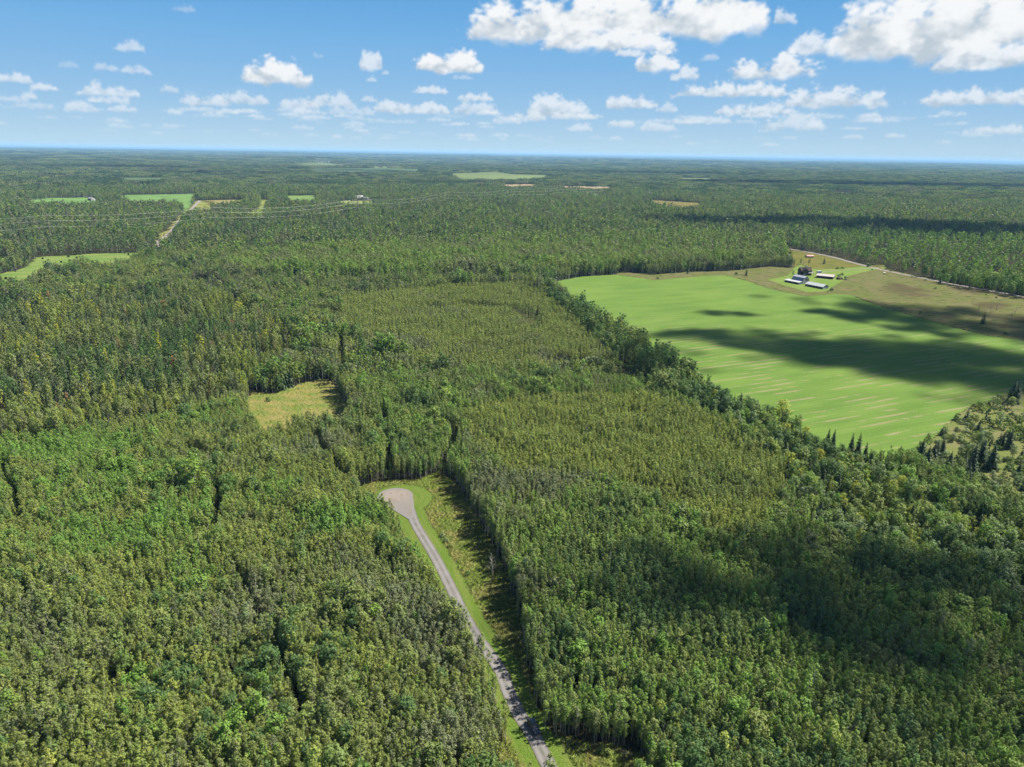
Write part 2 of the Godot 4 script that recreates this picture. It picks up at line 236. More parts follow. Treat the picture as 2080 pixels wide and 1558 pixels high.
func sky_image() -> Image:
	# Clear air that whitens towards the horizon, with fair-weather cumulus: rows of the panorama run from the zenith down.
	var w := 4096
	var h := 2048
	var im := Image.create(w, h, false, Image.FORMAT_RGBF)
	var air := func(el: float) -> Vector3:
		var k := 1.0 - exp(-maxf(el, 0.0) / 5.6)
		var low := Vector3(0.53, 0.71, 0.81).lerp(Vector3(0.08, 0.365, 0.76), k)
		return low.lerp(Vector3(0.045, 0.15, 0.43), clampf((el - 8.0) / 60.0, 0, 1) ** 0.7)
	for y in h:
		var el := 90.0 - (y + 0.5) * 180.0 / h
		var a: Vector3 = air.call(el)
		if el < 0.0: a = Vector3(0.12, 0.17, 0.13)
		im.fill_rect(Rect2i(0, y, w, 1), Color(a.x, a.y, a.z))
	var bill := FastNoiseLite.new()
	bill.seed = 11
	bill.noise_type = FastNoiseLite.TYPE_SIMPLEX_SMOOTH
	bill.fractal_type = FastNoiseLite.FRACTAL_FBM
	bill.fractal_octaves = 5
	bill.fractal_gain = 0.55
	bill.frequency = 1.0
	var puff := FastNoiseLite.new()
	puff.seed = 5
	puff.noise_type = FastNoiseLite.TYPE_CELLULAR
	puff.cellular_return_type = FastNoiseLite.RETURN_DISTANCE
	puff.fractal_type = FastNoiseLite.FRACTAL_FBM
	puff.fractal_octaves = 3
	puff.frequency = 1.0
	# the higher sky, coarse: the same cumulus field seen from below
	var cw := 768
	var ch := 384
	var coarse := Image.create(cw, ch, false, Image.FORMAT_RGBF)
	for y in ch:
		var el := 90.0 - (y + 0.5) * 180.0 / ch
		if el < 9.0: continue
		var a: Vector3 = air.call(el)
		var far := 1.0 / tan(deg_to_rad(el))
		for x in cw:
			var az := (x + 0.5) / cw * TAU
			var p := Vector2(sin(az), -cos(az)) * far
			var dn := bill.get_noise_2d(p.x * 1.1 + 3.0, p.y * 1.1) + 0.35 * bill.get_noise_2d(p.x * 4.0, p.y * 4.0)
			var k := smoothstep(0.16, 0.34, dn)
			var shade := Vector3(0.84, 0.87, 0.90).lerp(Vector3(0.52, 0.58, 0.65), smoothstep(0.3, 0.7, dn))
			var q := a.lerp(shade, k * 0.95)
			coarse.set_pixel(x, y, Color(q.x, q.y, q.z))
	coarse.resize(w, h, Image.INTERPOLATE_BILINEAR)
	var cut := int(h * (90.0 - 13.5) / 180.0)
	im.blit_rect(coarse, Rect2i(0, 0, w, cut), Vector2i.ZERO)
	# single clouds in the lowest 14 degrees: those of the view, and others like them all the way round
	var list: Array = CLOUDS.duplicate()
	var r := RandomNumberGenerator.new()
	r.seed = 77
	for i in 760:
		var az := r.randf_range(-180.0, 180.0)
		var eb := r.randf_range(0.9, 3.3)
		var half := r.randf_range(0.25, 1.0) * (0.3 + eb * 0.42)
		if absf(az) < 40.0 and eb > 2.9: continue
		list.append([az, half, eb, eb + half * r.randf_range(0.22, 0.5), r.randf_range(0.2, 0.8)])
	for i in 150:
		var az := r.randf_range(42.0, 318.0)
		if az > 180.0: az -= 360.0
		var eb := r.randf_range(3.0, 9.0)
		var half := r.randf_range(0.6, 1.2) * (0.3 + eb * 0.38)
		list.append([az, half, eb, eb + half * r.randf_range(0.3, 0.6), r.randf_range(0.6, 1.0)])
	var per := 180.0 / h
	for item in list:
		var az: float = item[0]
		var half: float = item[1] * 1.05
		var eb: float = item[2]
		var et: float = item[3]
		var strong: float = item[4]
		var tall := maxf(et - eb, 0.12) * (0.72 if et < 6.0 else 1.0)
		var off := r.randf() * 400.0
		var f := 0.85 / clampf(tall, 0.3, 3.4)
		var skew := r.randf_range(-0.25, 0.25)
		var y0 := clampi(int((90.0 - et - tall * 0.35) / per), 0, h - 1)
		var y1 := clampi(int((90.0 - eb + tall * 0.3) / per), 0, h - 1)
		for yy in range(y0, y1 + 1):
			var el := 90.0 - (yy + 0.5) * per
			var a := Vector3.ZERO
			for xi in range(int(floor((az - half * 1.15) / per)), int((az + half * 1.15) / per) + 1):
				var px := posmod(xi, w)
				var u := (xi * per - az) / half
				var vv := (el - eb) / tall
				var sx := xi * per * f + off
				var sy := el * f * 1.35
				var big := bill.get_noise_2d(sx * 0.5, off * 3.1)
				var dome := pow(maxf(0.0, 1.0 - pow(absf(u - skew * (1.0 - u * u)), 2.6)), 0.55) * (0.92 + 0.55 * big)
				var n1 := bill.get_noise_2d(sx * 1.1, sy * 1.1)
				var n2 := puff.get_noise_2d(sx * 1.5 + 0.5 * n1, sy * 1.5)
				var wisp := bill.get_noise_2d(sx * 3.6 + 9.0, sy * 5.0)
				var edge := (dome - maxf(vv, 0.2)) * 1.05 + 0.48 * n1 - 0.22 * (n2 + 0.5) + 0.30 * wisp
				var foot := vv + 0.05 + 0.28 * bill.get_noise_2d(sx * 0.8 + 50.0, sy * 0.9)
				var k := smoothstep(-0.02, 0.40, edge) * smoothstep(-0.12, 0.12, foot)
				k *= strong * (0.86 if et < 6.0 else 1.0)
				if k < 0.01: continue
				var old := im.get_pixel(px, yy)
				var lit := smoothstep(0.0, 0.85, vv * 0.85 + 0.8 * n1 + 0.25 * wisp - 0.25 * (n2 + 0.45) + 0.10 * u + 0.30)
				if tall < 0.8: lit = 0.4 + 0.6 * lit
				var q := Vector3(0.52, 0.60, 0.67).lerp(Vector3(0.92, 0.935, 0.945), lit)
				var hz := exp(-el / 2.2) * 0.6
				var sk: Vector3 = air.call(el)
				q = q.lerp(sk, hz)
				im.set_pixel(px, yy, old.lerp(Color(q.x, q.y, q.z), k))
	return im

func setup() -> void:
	cam = Camera3D.new()
	cam.name = "camera"
	add_child(cam)
	cam.position = Vector3(0, 118, 0)
	cam.rotation_degrees = Vector3(-18.6, 0, 0.93)
	cam.fov = 58.64
	cam.near = 0.5
	cam.far = 80000.0
	cam.current = true
	var e := Environment.new()
	e.background_mode = Environment.BG_SKY
	e.tonemap_mode = Environment.TONE_MAPPER_LINEAR
	e.tonemap_exposure = 2.9
	e.background_energy_multiplier = 0.35
	var s := Sky.new()
	var pm := PanoramaSkyMaterial.new()
	pm.panorama = ImageTexture.create_from_image(sky_image())
	s.sky_material = pm
	e.sky = s
	e.fog_enabled = true
	e.fog_density = 0.000038
	e.fog_light_color = Color(0.60, 0.80, 0.98)
	e.sdfgi_enabled = true
	e.ssao_enabled = true
	e.ssil_enabled = true
	var we := WorldEnvironment.new()
	we.name = "environment"
	we.environment = e
	add_child(we)
	var sun := DirectionalLight3D.new()
	sun.name = "sun"
	sun.light_energy = 1.6
	sun.light_color = Color(1.0, 0.965, 0.90)
	sun.light_angular_distance = 0.55
	sun.shadow_enabled = true
	add_child(sun)
	var a := SUN_AZ.normalized() * cos(deg_to_rad(SUN_EL))
	sun.look_at_from_position(Vector3.ZERO, -Vector3(a.x, sin(deg_to_rad(SUN_EL)), a.y))

# ---------------------------------------------------------------- land use raster
func fill_poly(p: PackedVector2Array, id: int) -> void:
	var r := rect_of(p)
	var i0 := maxi(0, int((r.position.x - GX) / 2.0))
	var i1 := mini(GW - 1, int((r.end.x - GX) / 2.0) + 1)
	var j0 := maxi(0, int((r.position.y - GZ) / 2.0))
	var j1 := mini(GH - 1, int((r.end.y - GZ) / 2.0) + 1)
	for j in range(j0, j1 + 1):
		for i in range(i0, i1 + 1):
			if Geometry2D.is_point_in_polygon(Vector2(GX + i * 2.0 + 1.0, GZ + j * 2.0 + 1.0), p): grid[j * GW + i] = id

func fill_line(p: PackedVector2Array, w: float, id: int) -> void:
	for k in p.size() - 1:
		var d := (p[k + 1] - p[k]).normalized() * w * 0.5
		var s := Vector2(-d.y, d.x)
		fill_poly(PackedVector2Array([p[k] - d * 0.5 + s, p[k + 1] + d * 0.5 + s, p[k + 1] + d * 0.5 - s, p[k] - d * 0.5 - s]), id)

func land(x: float, z: float) -> int:
	var i := int((x - GX) / 2.0)
	var j := int((z - GZ) / 2.0)
	return grid[j * GW + i] if i >= 0 and j >= 0 and i < GW and j < GH else 0

const ZONE_ID := {"mixed": 10, "young": 11, "young2": 16, "hedge": 12, "hedge2": 13, "carr": 14, "tall_edge": 15, "right_wood": 17, "left_mid": 18, "conifer": 19}

func survey() -> void:
	grid.resize(GW * GH)
	for k in ZONES: fill_poly(pts(ZONES[k]), ZONE_ID[k])
	for k in LANES: fill_line(pts(LANES[k].slice(1)), LANES[k][0], 2 if k in ["power", "h"] else 3)
	for k in OPEN: fill_poly(pts(OPEN[k]), 1)
	for k in FAR: fill_poly(pts(FAR[k]), 1)
	fill_poly(pts(FARM), 1)
	fill_line(pts(LINES.far_road), 13.0, 1)
	fill_line(pts(LINES.far_lane), 16.0, 1)
	fill_line(pts(LINES.gravel_road), 6.0, 1)

# ---------------------------------------------------------------- the ground
func ground_material(key: String, scale: float, lo := 0.72, hi := 1.25) -> StandardMaterial3D:
	var m := StandardMaterial3D.new()
	m.resource_name = key
	m.vertex_color_use_as_albedo = true
	m.albedo_color = lin(0.62, 0.60, 0.60)
	m.roughness = 0.95
	m.metallic_specular = 0.1
	m.albedo_texture = noise_tex(0.02, lo, hi if hi <= 1.0 else 1.0, key.hash() % 1000, 5)
	m.uv1_triplanar = true
	m.uv1_world_triplanar = true
	m.uv1_scale = Vector3(scale, scale, scale)
	return m

func sheet(called: String, p: PackedVector2Array, y: float, along: Vector2, cell: Vector2, m: Material, tint: Callable, rough_y := 0.0) -> MeshInstance3D:
	# a grid laid along a direction, cut to an outline; the colour of each point comes from tint(x, z, s, t)
	var d := along.normalized()
	var s2 := Vector2(-d.y, d.x)
	var q := PackedVector2Array()
	for a in p: q.append(Vector2(a.dot(d), a.dot(s2)))
	var r := rect_of(q)
	var nx := int(r.size.x / cell.x) + 2
	var ny := int(r.size.y / cell.y) + 2
	var v := PackedVector3Array()
	var c := PackedColorArray()
	var idx := PackedInt32Array()
	var at := {}
	for j in ny:
		for i in nx:
			var st := r.position + Vector2(i * cell.x, j * cell.y)
			if not Geometry2D.is_point_in_polygon(st + cell * 0.5 + Vector2(n_hi.get_noise_2d(st.x * 3.0, st.y * 3.0), n_hi.get_noise_2d(st.x * 3.0 + 70.0, st.y * 3.0)) * cell * 0.9, q): continue
			var ids := []
			for o in [Vector2i(0, 0), Vector2i(1, 0), Vector2i(1, 1), Vector2i(0, 1)]:
				var key: int = (j + o.y) * (nx + 2) + i + o.x
				if not at.has(key):
					var g: Vector2 = st + Vector2(o) * cell
					var w := d * g.x + s2 * g.y
					at[key] = v.size()
					v.append(Vector3(w.x, y + hill(w.x, w.y) + rough_y * (0.5 + 0.5 * n_hi.get_noise_2d(w.x * 4.0, w.y * 4.0)), w.y))
					c.append(tint.call(w.x, w.y, g.x, g.y))
				ids.append(at[key])
			idx.append_array(PackedInt32Array([ids[0], ids[1], ids[2], ids[0], ids[2], ids[3]]))
	var a := []
	a.resize(Mesh.ARRAY_MAX)
	var nn := PackedVector3Array()
	nn.resize(v.size())
	nn.fill(Vector3.UP)
	a[Mesh.ARRAY_VERTEX] = v
	a[Mesh.ARRAY_NORMAL] = nn
	a[Mesh.ARRAY_COLOR] = c
	a[Mesh.ARRAY_INDEX] = idx
	var me := ArrayMesh.new()
	me.add_surface_from_arrays(Mesh.PRIMITIVE_TRIANGLES, a)
	var o := part(called, me, self, m)
	tag(o, "", "", "", "structure")
	return o

func mixc(a: Color, b: Color, k: float) -> Color:
	return a.lerp(b, clampf(k, 0.0, 1.0))

func build_ground() -> void:
	# one sheet to the horizon: fine squares near, wide ones far
	var xs := PackedFloat32Array()
	var zs := PackedFloat32Array()
	for k in range(-60, 61): xs.append(signf(k) * (absf(k) * 22.0 + pow(absf(k) / 60.0, 4.0) * 27000.0))
	for k in range(-6, 141): zs.append(-(k * 20.0 + pow(maxf(k, 0) / 140.0, 4.0) * 27000.0))
	var v := PackedVector3Array()
	var nn := PackedVector3Array()
	var c := PackedColorArray()
	var idx := PackedInt32Array()
	for z in zs:
		for x in xs:
			v.append(Vector3(x, hill(x, z), z))
			nn.append(Vector3.UP)
			var k := n_mid.get_noise_2d(x, z) * 0.5 + 0.5
			c.append(mixc(Color(0.030, 0.040, 0.014), Color(0.060, 0.055, 0.028), k))
	var w := xs.size()
	for j in zs.size() - 1:
		for i in w - 1:
			var a := j * w + i
			idx.append_array(PackedInt32Array([a, a + w + 1, a + 1, a, a + w, a + w + 1]))
	var ar := []
	ar.resize(Mesh.ARRAY_MAX)
	ar[Mesh.ARRAY_VERTEX] = v
	ar[Mesh.ARRAY_NORMAL] = nn
	ar[Mesh.ARRAY_COLOR] = c
	ar[Mesh.ARRAY_INDEX] = idx
	var me := ArrayMesh.new()
	me.add_surface_from_arrays(Mesh.PRIMITIVE_TRIANGLES, ar)
	tag(part("ground", me, self, ground_material("forest_floor", 0.06)), "", "", "", "structure")

	# hay field: mown green with swaths of dry straw left along the mowing lines
	var lane := Vector2(0.915, -0.404)
	var fm := ground_material("mown_hay", 0.11, 0.82, 1.0)
	sheet("hay_field", pts(OPEN.hay_field), 0.06, lane, Vector2(3.2, 0.75), fm, func(x: float, z: float, s: float, t: float) -> Color:
		var g := mixc(Color(0.126, 0.235, 0.048), Color(0.176, 0.290, 0.064), n_mid.get_noise_2d(s * 0.5, t * 2.6) * 0.9 + 0.5)
		g = mixc(g, Color(0.20, 0.31, 0.068), smoothstep(0.1, 0.5, n_lo.get_noise_2d(x * 1.3 + 300.0, z * 1.3)) * 0.45)
		var bent := t + 2.2 * n_lo.get_noise_2d(s * 0.7, t * 0.4)
		var row := fposmod(bent, 5.6) / 5.6
		var straw := exp(-pow((row - 0.5) / 0.13, 2.0)) * smoothstep(-0.15, 0.35, n_mid.get_noise_2d(s * 0.75 + 40.0, floor(bent / 5.6) * 37.0) + 0.55 * n_hi.get_noise_2d(s * 0.8, t * 2.0))
		straw *= smoothstep(-560.0, -420.0, z) * 0.95 + 0.16
		g = mixc(g, Color(0.37, 0.30, 0.20), straw * 0.75)
		return mixc(g, Color(0.105, 0.205, 0.035), 0.35 * (1.0 - straw) * smoothstep(0.55, 0.95, sin(bent * TAU / 5.6 * 2.0) * 0.5 + 0.5)))

	var rough := ground_material("rough_grass", 0.25, 0.55, 1.0)
	sheet("rough_meadow", pts(OPEN.rough_meadow), 0.04, Vector2(0.9, -0.43), Vector2(2.4, 1.2), rough, func(x: float, z: float, s: float, t: float) -> Color:
		var k := n_mid.get_noise_2d(s * 0.8, t * 2.2) + 0.6 * n_hi.get_noise_2d(s * 0.7, t * 1.6)
		var g := mixc(Color(0.19, 0.24, 0.065), Color(0.265, 0.245, 0.12), k * 0.9 + 0.45)
		g = mixc(g, Color(0.13, 0.105, 0.06), smoothstep(0.0, 0.5, n_lo.get_noise_2d(x * 1.6, z * 1.6 + 90.0)) * 0.75 * smoothstep(330.0, 380.0, x))
		return mixc(g, Color(0.05, 0.075, 0.025), smoothstep(0.28, 0.6, n_hi.get_noise_2d(s * 0.55 + 9.0, t * 1.3))), 0.25)
	sheet("farm_ground", pts(FARM), 0.012, Vector2(0.9, -0.43), Vector2(3.0, 2.0), rough, func(x: float, z: float, s: float, t: float) -> Color:
		return mixc(Color(0.19, 0.215, 0.06), Color(0.26, 0.23, 0.11), n_mid.get_noise_2d(s, t * 2.0) + 0.5))
	sheet("farm_lawn", pts(OPEN.lawn), 0.10, Vector2(1, 0), Vector2(1.6, 1.6), fm, func(x: float, z: float, s: float, t: float) -> Color:
		return mixc(Color(0.16, 0.27, 0.05), Color(0.22, 0.29, 0.08), n_mid.get_noise_2d(s * 1.5, t * 1.5) + 0.4))
	sheet("yard_grass", pts(OPEN.yard_grass), 0.08, Vector2(1, 0), Vector2(2.0, 2.0), rough, func(x: float, z: float, s: float, t: float) -> Color:
		var g := mixc(Color(0.17, 0.215, 0.045), Color(0.29, 0.265, 0.06), n_mid.get_noise_2d(s * 1.6, t * 1.6) + 0.45)
		return mixc(g, Color(0.23, 0.19, 0.12), smoothstep(0.2, 0.5, n_hi.get_noise_2d(s * 0.6, t * 0.6)) * 0.7), 0.2)
	var bale := func(x: float, z: float, s: float, t: float) -> Color:
		return mixc(Color(0.13, 0.25, 0.055), Color(0.23, 0.29, 0.085), n_mid.get_noise_2d(s * 0.5, t * 2.2) * 1.1 + 0.5)
	for k in ["bale_field", "bale_field_corner"]: sheet("stubble_field", pts(OPEN[k]), 0.06, Vector2(0.98, -0.2), Vector2(4.0, 2.0), fm, bale)
	var pale := {"far_field_a": Color(0.16, 0.30, 0.085), "far_field_b": Color(0.16, 0.29, 0.085), "far_verge": Color(0.24, 0.27, 0.075), "far_field_c": Color(0.27, 0.25, 0.10), "far_field_d": Color(0.22, 0.27, 0.07), "far_field_e": Color(0.18, 0.29, 0.08), "far_field_f": Color(0.24, 0.29, 0.10)}
	for k in pale:
		var col: Color = pale[k]
		sheet("distant_verge" if k == "far_verge" else "distant_field", pts(OPEN[k]), 0.08, Vector2(1, -0.2), Vector2(9, 7), fm, func(x: float, z: float, s: float, t: float) -> Color:
			return col * (1.0 + 0.35 * n_mid.get_noise_2d(s * 0.4, t)))
	for k in FAR:
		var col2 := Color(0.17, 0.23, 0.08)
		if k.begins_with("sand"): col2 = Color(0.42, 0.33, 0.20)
		elif k == "distant_field_e" or k == "distant_field_f": col2 = Color(0.10, 0.16, 0.07)  # field e is darkened in colour for the cloud shade over it
		elif k == "brush_land": col2 = Color(0.20, 0.18, 0.06)
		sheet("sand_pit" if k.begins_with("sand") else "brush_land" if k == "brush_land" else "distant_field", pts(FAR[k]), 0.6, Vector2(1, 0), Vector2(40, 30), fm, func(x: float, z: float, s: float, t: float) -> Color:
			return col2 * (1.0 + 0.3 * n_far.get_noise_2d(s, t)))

	# roadside grass, the glade
	sheet("roadside_grass", pts(OPEN.roadside), 0.02, Vector2(0.42, 0.91), Vector2(0.7, 0.5), rough, func(x: float, z: float, s: float, t: float) -> Color:
		var near := dist_to_road(x, z)
		var g := mixc(Color(0.17, 0.225, 0.055), Color(0.25, 0.235, 0.09), n_mid.get_noise_2d(x * 4.0, z * 4.0) * 1.3 + 0.35)
		g = mixc(g, Color(0.13, 0.175, 0.045), smoothstep(0.0, 0.4, n_hi.get_noise_2d(x * 1.1, z * 1.1)))
		var mown := 1.0 - smoothstep(4.4, 5.4, near + 0.8 * n_hi.get_noise_2d(x * 2.0, z * 2.0))
		var m := mixc(Color(0.165, 0.285, 0.045), Color(0.25, 0.32, 0.08), n_hi.get_noise_2d(near * 6.0, s * 0.25) + 0.35)
		return mixc(g, m, mown), 0.12)
	sheet("glade_grass", pts(OPEN.glade), 0.02, Vector2(1, 0), Vector2(1.0, 1.0), rough, func(x: float, z: float, s: float, t: float) -> Color:
		var g := mixc(Color(0.40, 0.37, 0.14), Color(0.23, 0.32, 0.075), n_mid.get_noise_2d(x * 2.0, z * 3.0) * 1.4 + 0.4)
		return mixc(g, Color(0.40, 0.33, 0.08), smoothstep(0.25, 0.5, n_hi.get_noise_2d(x, z)) * 0.6), 0.3)
	sheet("wet_grass", pts(ZONES.carr), 0.02, Vector2(1, 0), Vector2(1.4, 1.4), rough, func(x: float, z: float, s: float, t: float) -> Color:
		var g := mixc(Color(0.24, 0.30, 0.085), Color(0.30, 0.30, 0.14), n_mid.get_noise_2d(x * 2.0, z * 2.0) * 1.2 + 0.35)
		return mixc(g, Color(0.16, 0.21, 0.07), smoothstep(0.15, 0.5, n_hi.get_noise_2d(x * 0.8, z * 0.8))), 0.35)
	for item in [["a", 0], ["g", 0], ["h", 1], ["m", 0], ["power", 2]]:
		var a: Array = LANES[item[0]]
		var p := pts(a.slice(1))
		ribbon("forest_ride", p, a[0] * 1.15, 0.03, rough, [-1.0, -0.5, 0.0, 0.5, 1.0], func(x: float, z: float, u: float) -> Color:
			return mixc(Color(0.10, 0.12, 0.035), Color(0.18, 0.155, 0.07), n_hi.get_noise_2d(x * 0.6, z * 0.6) + (0.5 if item[1] == 2 else 0.3)), 3.0)

var road_line: PackedVector2Array
func dist_to_road(x: float, z: float) -> float:
	var best := 1e9
	var q := Vector2(x, z)
	for k in road_line.size() - 1:
		best = minf(best, q.distance_to(Geometry2D.get_closest_point_to_segment(q, road_line[k], road_line[k + 1])))
	return minf(best, absf(q.distance_to(road_line[road_line.size() - 1] + Vector2(-2.2, -1.8)) - 6.0))

func smooth_line(p: PackedVector2Array, step: float) -> PackedVector2Array:
	var cu := Curve2D.new()
	for i in p.size():
		var a: Vector2 = p[maxi(i - 1, 0)]
		var b: Vector2 = p[mini(i + 1, p.size() - 1)]
		var t := (b - a) / 6.0
		cu.add_point(p[i], -t, t)
	cu.bake_interval = step
	return cu.get_baked_points()

func ribbon(called: String, line: PackedVector2Array, w: float, y: float, m: Material, across: Array, tint: Callable, step := 1.0, crown := 0.0) -> MeshInstance3D:
	var p := smooth_line(line, step)
	var v := PackedVector3Array()
	var nn := PackedVector3Array()
	var c := PackedColorArray()
	var idx := PackedInt32Array()
	var na := across.size()
	for i in p.size():
		var d := (p[mini(i + 1, p.size() - 1)] - p[maxi(i - 1, 0)]).normalized()
		var s := Vector2(-d.y, d.x)
		for u: float in across:
			var edge := (0.10 * n_hi.get_noise_2d(p[i].x * 3.0, p[i].y * 3.0 + u * 40.0) if absf(u) > 0.9 else 0.0)
			var q := p[i] + s * w * 0.5 * (u + edge)
			v.append(Vector3(q.x, y + crown * (1.0 - u * u), q.y))
			nn.append(Vector3.UP)
			c.append(tint.call(q.x, q.y, u))
	for i in p.size() - 1:
		for k in na - 1:
			var a := i * na + k
			idx.append_array(PackedInt32Array([a, a + na + 1, a + 1, a, a + na, a + na + 1]))
	var ar := []
	ar.resize(Mesh.ARRAY_MAX)
	ar[Mesh.ARRAY_VERTEX] = v
	ar[Mesh.ARRAY_NORMAL] = nn
	ar[Mesh.ARRAY_COLOR] = c
	ar[Mesh.ARRAY_INDEX] = idx
	var me := ArrayMesh.new()
	me.add_surface_from_arrays(Mesh.PRIMITIVE_TRIANGLES, ar)
	var o := part(called, me, self, m)
	tag(o, "", "", "", "structure")
	return o

func build_roads() -> void:
	var gm := ground_material("gravel", 0.5, 0.72, 1.0)
	ribbon("gravel_road", road_line, 3.3, 0.16, gm, [-1.0, -0.8, -0.6, -0.4, -0.2, 0.0, 0.2, 0.4, 0.6, 0.8, 1.0], func(x: float, z: float, u: float) -> Color:
		var wheel := exp(-pow((absf(u) - 0.5) / 0.22, 2.0))
		var g := mixc(Color(0.235, 0.23, 0.225), Color(0.325, 0.325, 0.325), wheel + 0.5 * n_hi.get_noise_2d(x * 1.5, z * 1.5))
		g = mixc(g, Color(0.13, 0.15, 0.06), (smoothstep(0.85, 1.0, absf(u)) * 0.7 + (0.6 if absf(u) < 0.15 else 0.0) * smoothstep(0.1, 0.4, n_hi.get_noise_2d(x * 0.9, z * 0.9))))
		return g, 0.6, 0.04)
	# turnaround: a round of paler gravel at the road's end
	var ctr := Vector2(-41.5, -220.5)
	var outline := PackedVector2Array()
	for k in 72: outline.append(ctr + Vector2(cos(TAU * k / 72.0), sin(TAU * k / 72.0)) * (6.3 + 0.3 * n_hi.get_noise_2d(k * 3.0, 3.0)))
	for q in [Vector2(-34.4, -213.0), Vector2(-32.4, -206.0), Vector2(-34.0, -204.0), Vector2(-36.5, -210.0)]: outline.append(q)
	outline = Geometry2D.convex_hull(outline)
	var fan := Mb.new()
	var gravel := func(q: Vector2) -> Color:
		var ring := q.distance_to(ctr)
		var g := mixc(Color(0.35, 0.315, 0.285), Color(0.285, 0.28, 0.275), smoothstep(3.5, 6.5, ring + 1.5 * n_hi.get_noise_2d(q.x * 1.2, q.y * 1.2)))
		return mixc(g, Color(0.26, 0.23, 0.17), smoothstep(0.1, 0.5, n_hi.get_noise_2d(q.x * 2.2, q.y * 2.2)) * 0.6)
	for k in outline.size() - 1:
		for r in 12:
			var q := []
			for e in [[k, r], [k + 1, r], [k + 1, r + 1], [k, r + 1]]: q.append(ctr.lerp(outline[e[0]], e[1] / 12.0))
			for tri in [[0, 2, 1], [0, 3, 2]]:
				for e in tri:
					fan.v.append(Vector3(q[e].x, 0.21, q[e].y))
					fan.n.append(Vector3.UP)
					fan.c.append(gravel.call(q[e]))
	tag(part("gravel_turnaround", fan.mesh(gm), self), "", "", "", "structure")
	var am := ground_material("old_asphalt", 0.3, 0.8, 1.0)
	ribbon("asphalt_road", pts(LINES.far_road), 6.2, 0.20, am, [-1.0, -0.85, -0.4, 0.0, 0.4, 0.85, 1.0], func(x: float, z: float, u: float) -> Color:
		return mixc(Color(0.30, 0.29, 0.27), Color(0.40, 0.36, 0.28), smoothstep(0.8, 1.0, absf(u))), 3.0, 0.06)
	ribbon("gravel_lane", pts(LINES.far_lane), 6.5, 0.22, gm, [-1.0, -0.5, 0.0, 0.5, 1.0], func(x: float, z: float, u: float) -> Color:
		return Color(0.38, 0.34, 0.32), 4.0, 0.05)
	ribbon("farm_driveway", pts(LINES.driveway), 3.4, 0.19, gm, [-1.0, -0.5, 0.0, 0.5, 1.0], func(x: float, z: float, u: float) -> Color:
		return mixc(Color(0.30, 0.30, 0.20), Color(0.2, 0.27, 0.08), 0.5 - 0.7 * absf(u) + n_hi.get_noise_2d(x, z)), 2.0)

# ---------------------------------------------------------------- plants
var leaf_mat: StandardMaterial3D
var needle_mat: StandardMaterial3D
var bark_pale: StandardMaterial3D
var bark_dark: StandardMaterial3D
var bark_dead: StandardMaterial3D
var shapes := {}                            # "kind_lod" -> array of {crown, trunk, both}

func jit(k: float) -> Color:
	var b := 1.0 + rng.randf_range(-k, k)
	return Color(b * (1.0 + rng.randf_range(-0.09, 0.12)), b, b * (1.0 + rng.randf_range(-0.15, 0.1)))

func clumps(cr: Mb, centres: Array, per: int, size: float, mid: Vector3, kk := 0.28, upward := 0.5) -> void:
	# leaf-sized faces round each clump, turned outwards and up as leaves turn to the light
	for ce in centres:
		var p: Vector3 = ce[0]
		var r: float = ce[1]
		var shade := 1.0 + rng.randf_range(-0.12, 0.12)
		for i in per:
			var o := rv()
			o = o.normalized() * r * pow(rng.randf(), 0.4)
			o.y *= 0.8
			var at := p + o
			var nn := ((at - mid) * Vector3(1, 0.35, 1)).normalized() * 0.55 + o.normalized() * 0.5 + Vector3.UP * upward + rv() * 0.42
			var j := jit(kk)
			cr.leaf(at, nn.normalized(), rv(), size * rng.randf_range(0.7, 1.3), 0.62, Color(j.r * shade, j.g * shade, j.b * shade))

func aspen(lod: int) -> Dictionary:
	# slender stem 10 m high, small steep limbs, narrow airy crown
	var cr := Mb.new()
	var tr := Mb.new()
	var h := 10.0
	var lean := Vector3(rng.randf_range(-0.3, 0.3), 0, rng.randf_range(-0.3, 0.3))
	var top := Vector3(0, h * 0.93, 0) + lean
	var mid := Vector3(0, h * 0.42, 0) + lean * 0.4
	var sides: int = [5, 3, 3][lod]
	tr.tube(Vector3(0, -0.3, 0), mid, 0.115, 0.085, sides)
	tr.tube(mid, top, 0.085, 0.02, sides)
	var cs := []
	var n: int = [17, 12, 7][lod]
	for i in n:
		var t := (i + rng.randf()) / n
		var y := lerpf(h * 0.28, h * 0.98, pow(t, 0.8))
		var wid := 1.12 * pow(sin(PI * clampf(0.10 + 0.82 * t, 0, 1)), 0.75) * rng.randf_range(0.55, 1.15)
		if t > 0.9: wid *= 0.45
		var a := rng.randf() * TAU
		var p := Vector3(cos(a) * wid * 0.72, y, sin(a) * wid * 0.72) + lean * (y / h)
		cs.append([p, rng.randf_range(0.42, 0.78) * (1.0 if t < 0.85 else 0.7)])
		if lod == 0:
			var b := Vector3(0, y - 0.5 - wid * 0.8, 0) + lean * ((y - 0.9) / h)
			tr.tube(b, p, 0.03, 0.012, 3)
		elif lod == 1 and i % 3 == 0:
			tr.tube(Vector3(0, y - 1.0, 0) + lean * (y / h), p, 0.035, 0.015, 3)
	clumps(cr, cs, [25, 12, 5][lod], [0.165, 0.29, 0.56][lod], Vector3(0, h * 0.62, 0), [0.18, 0.16, 0.12][lod], [0.5, 0.4, 0.2][lod])
	return {"crown": cr, "trunk": tr, "bark": bark_pale}

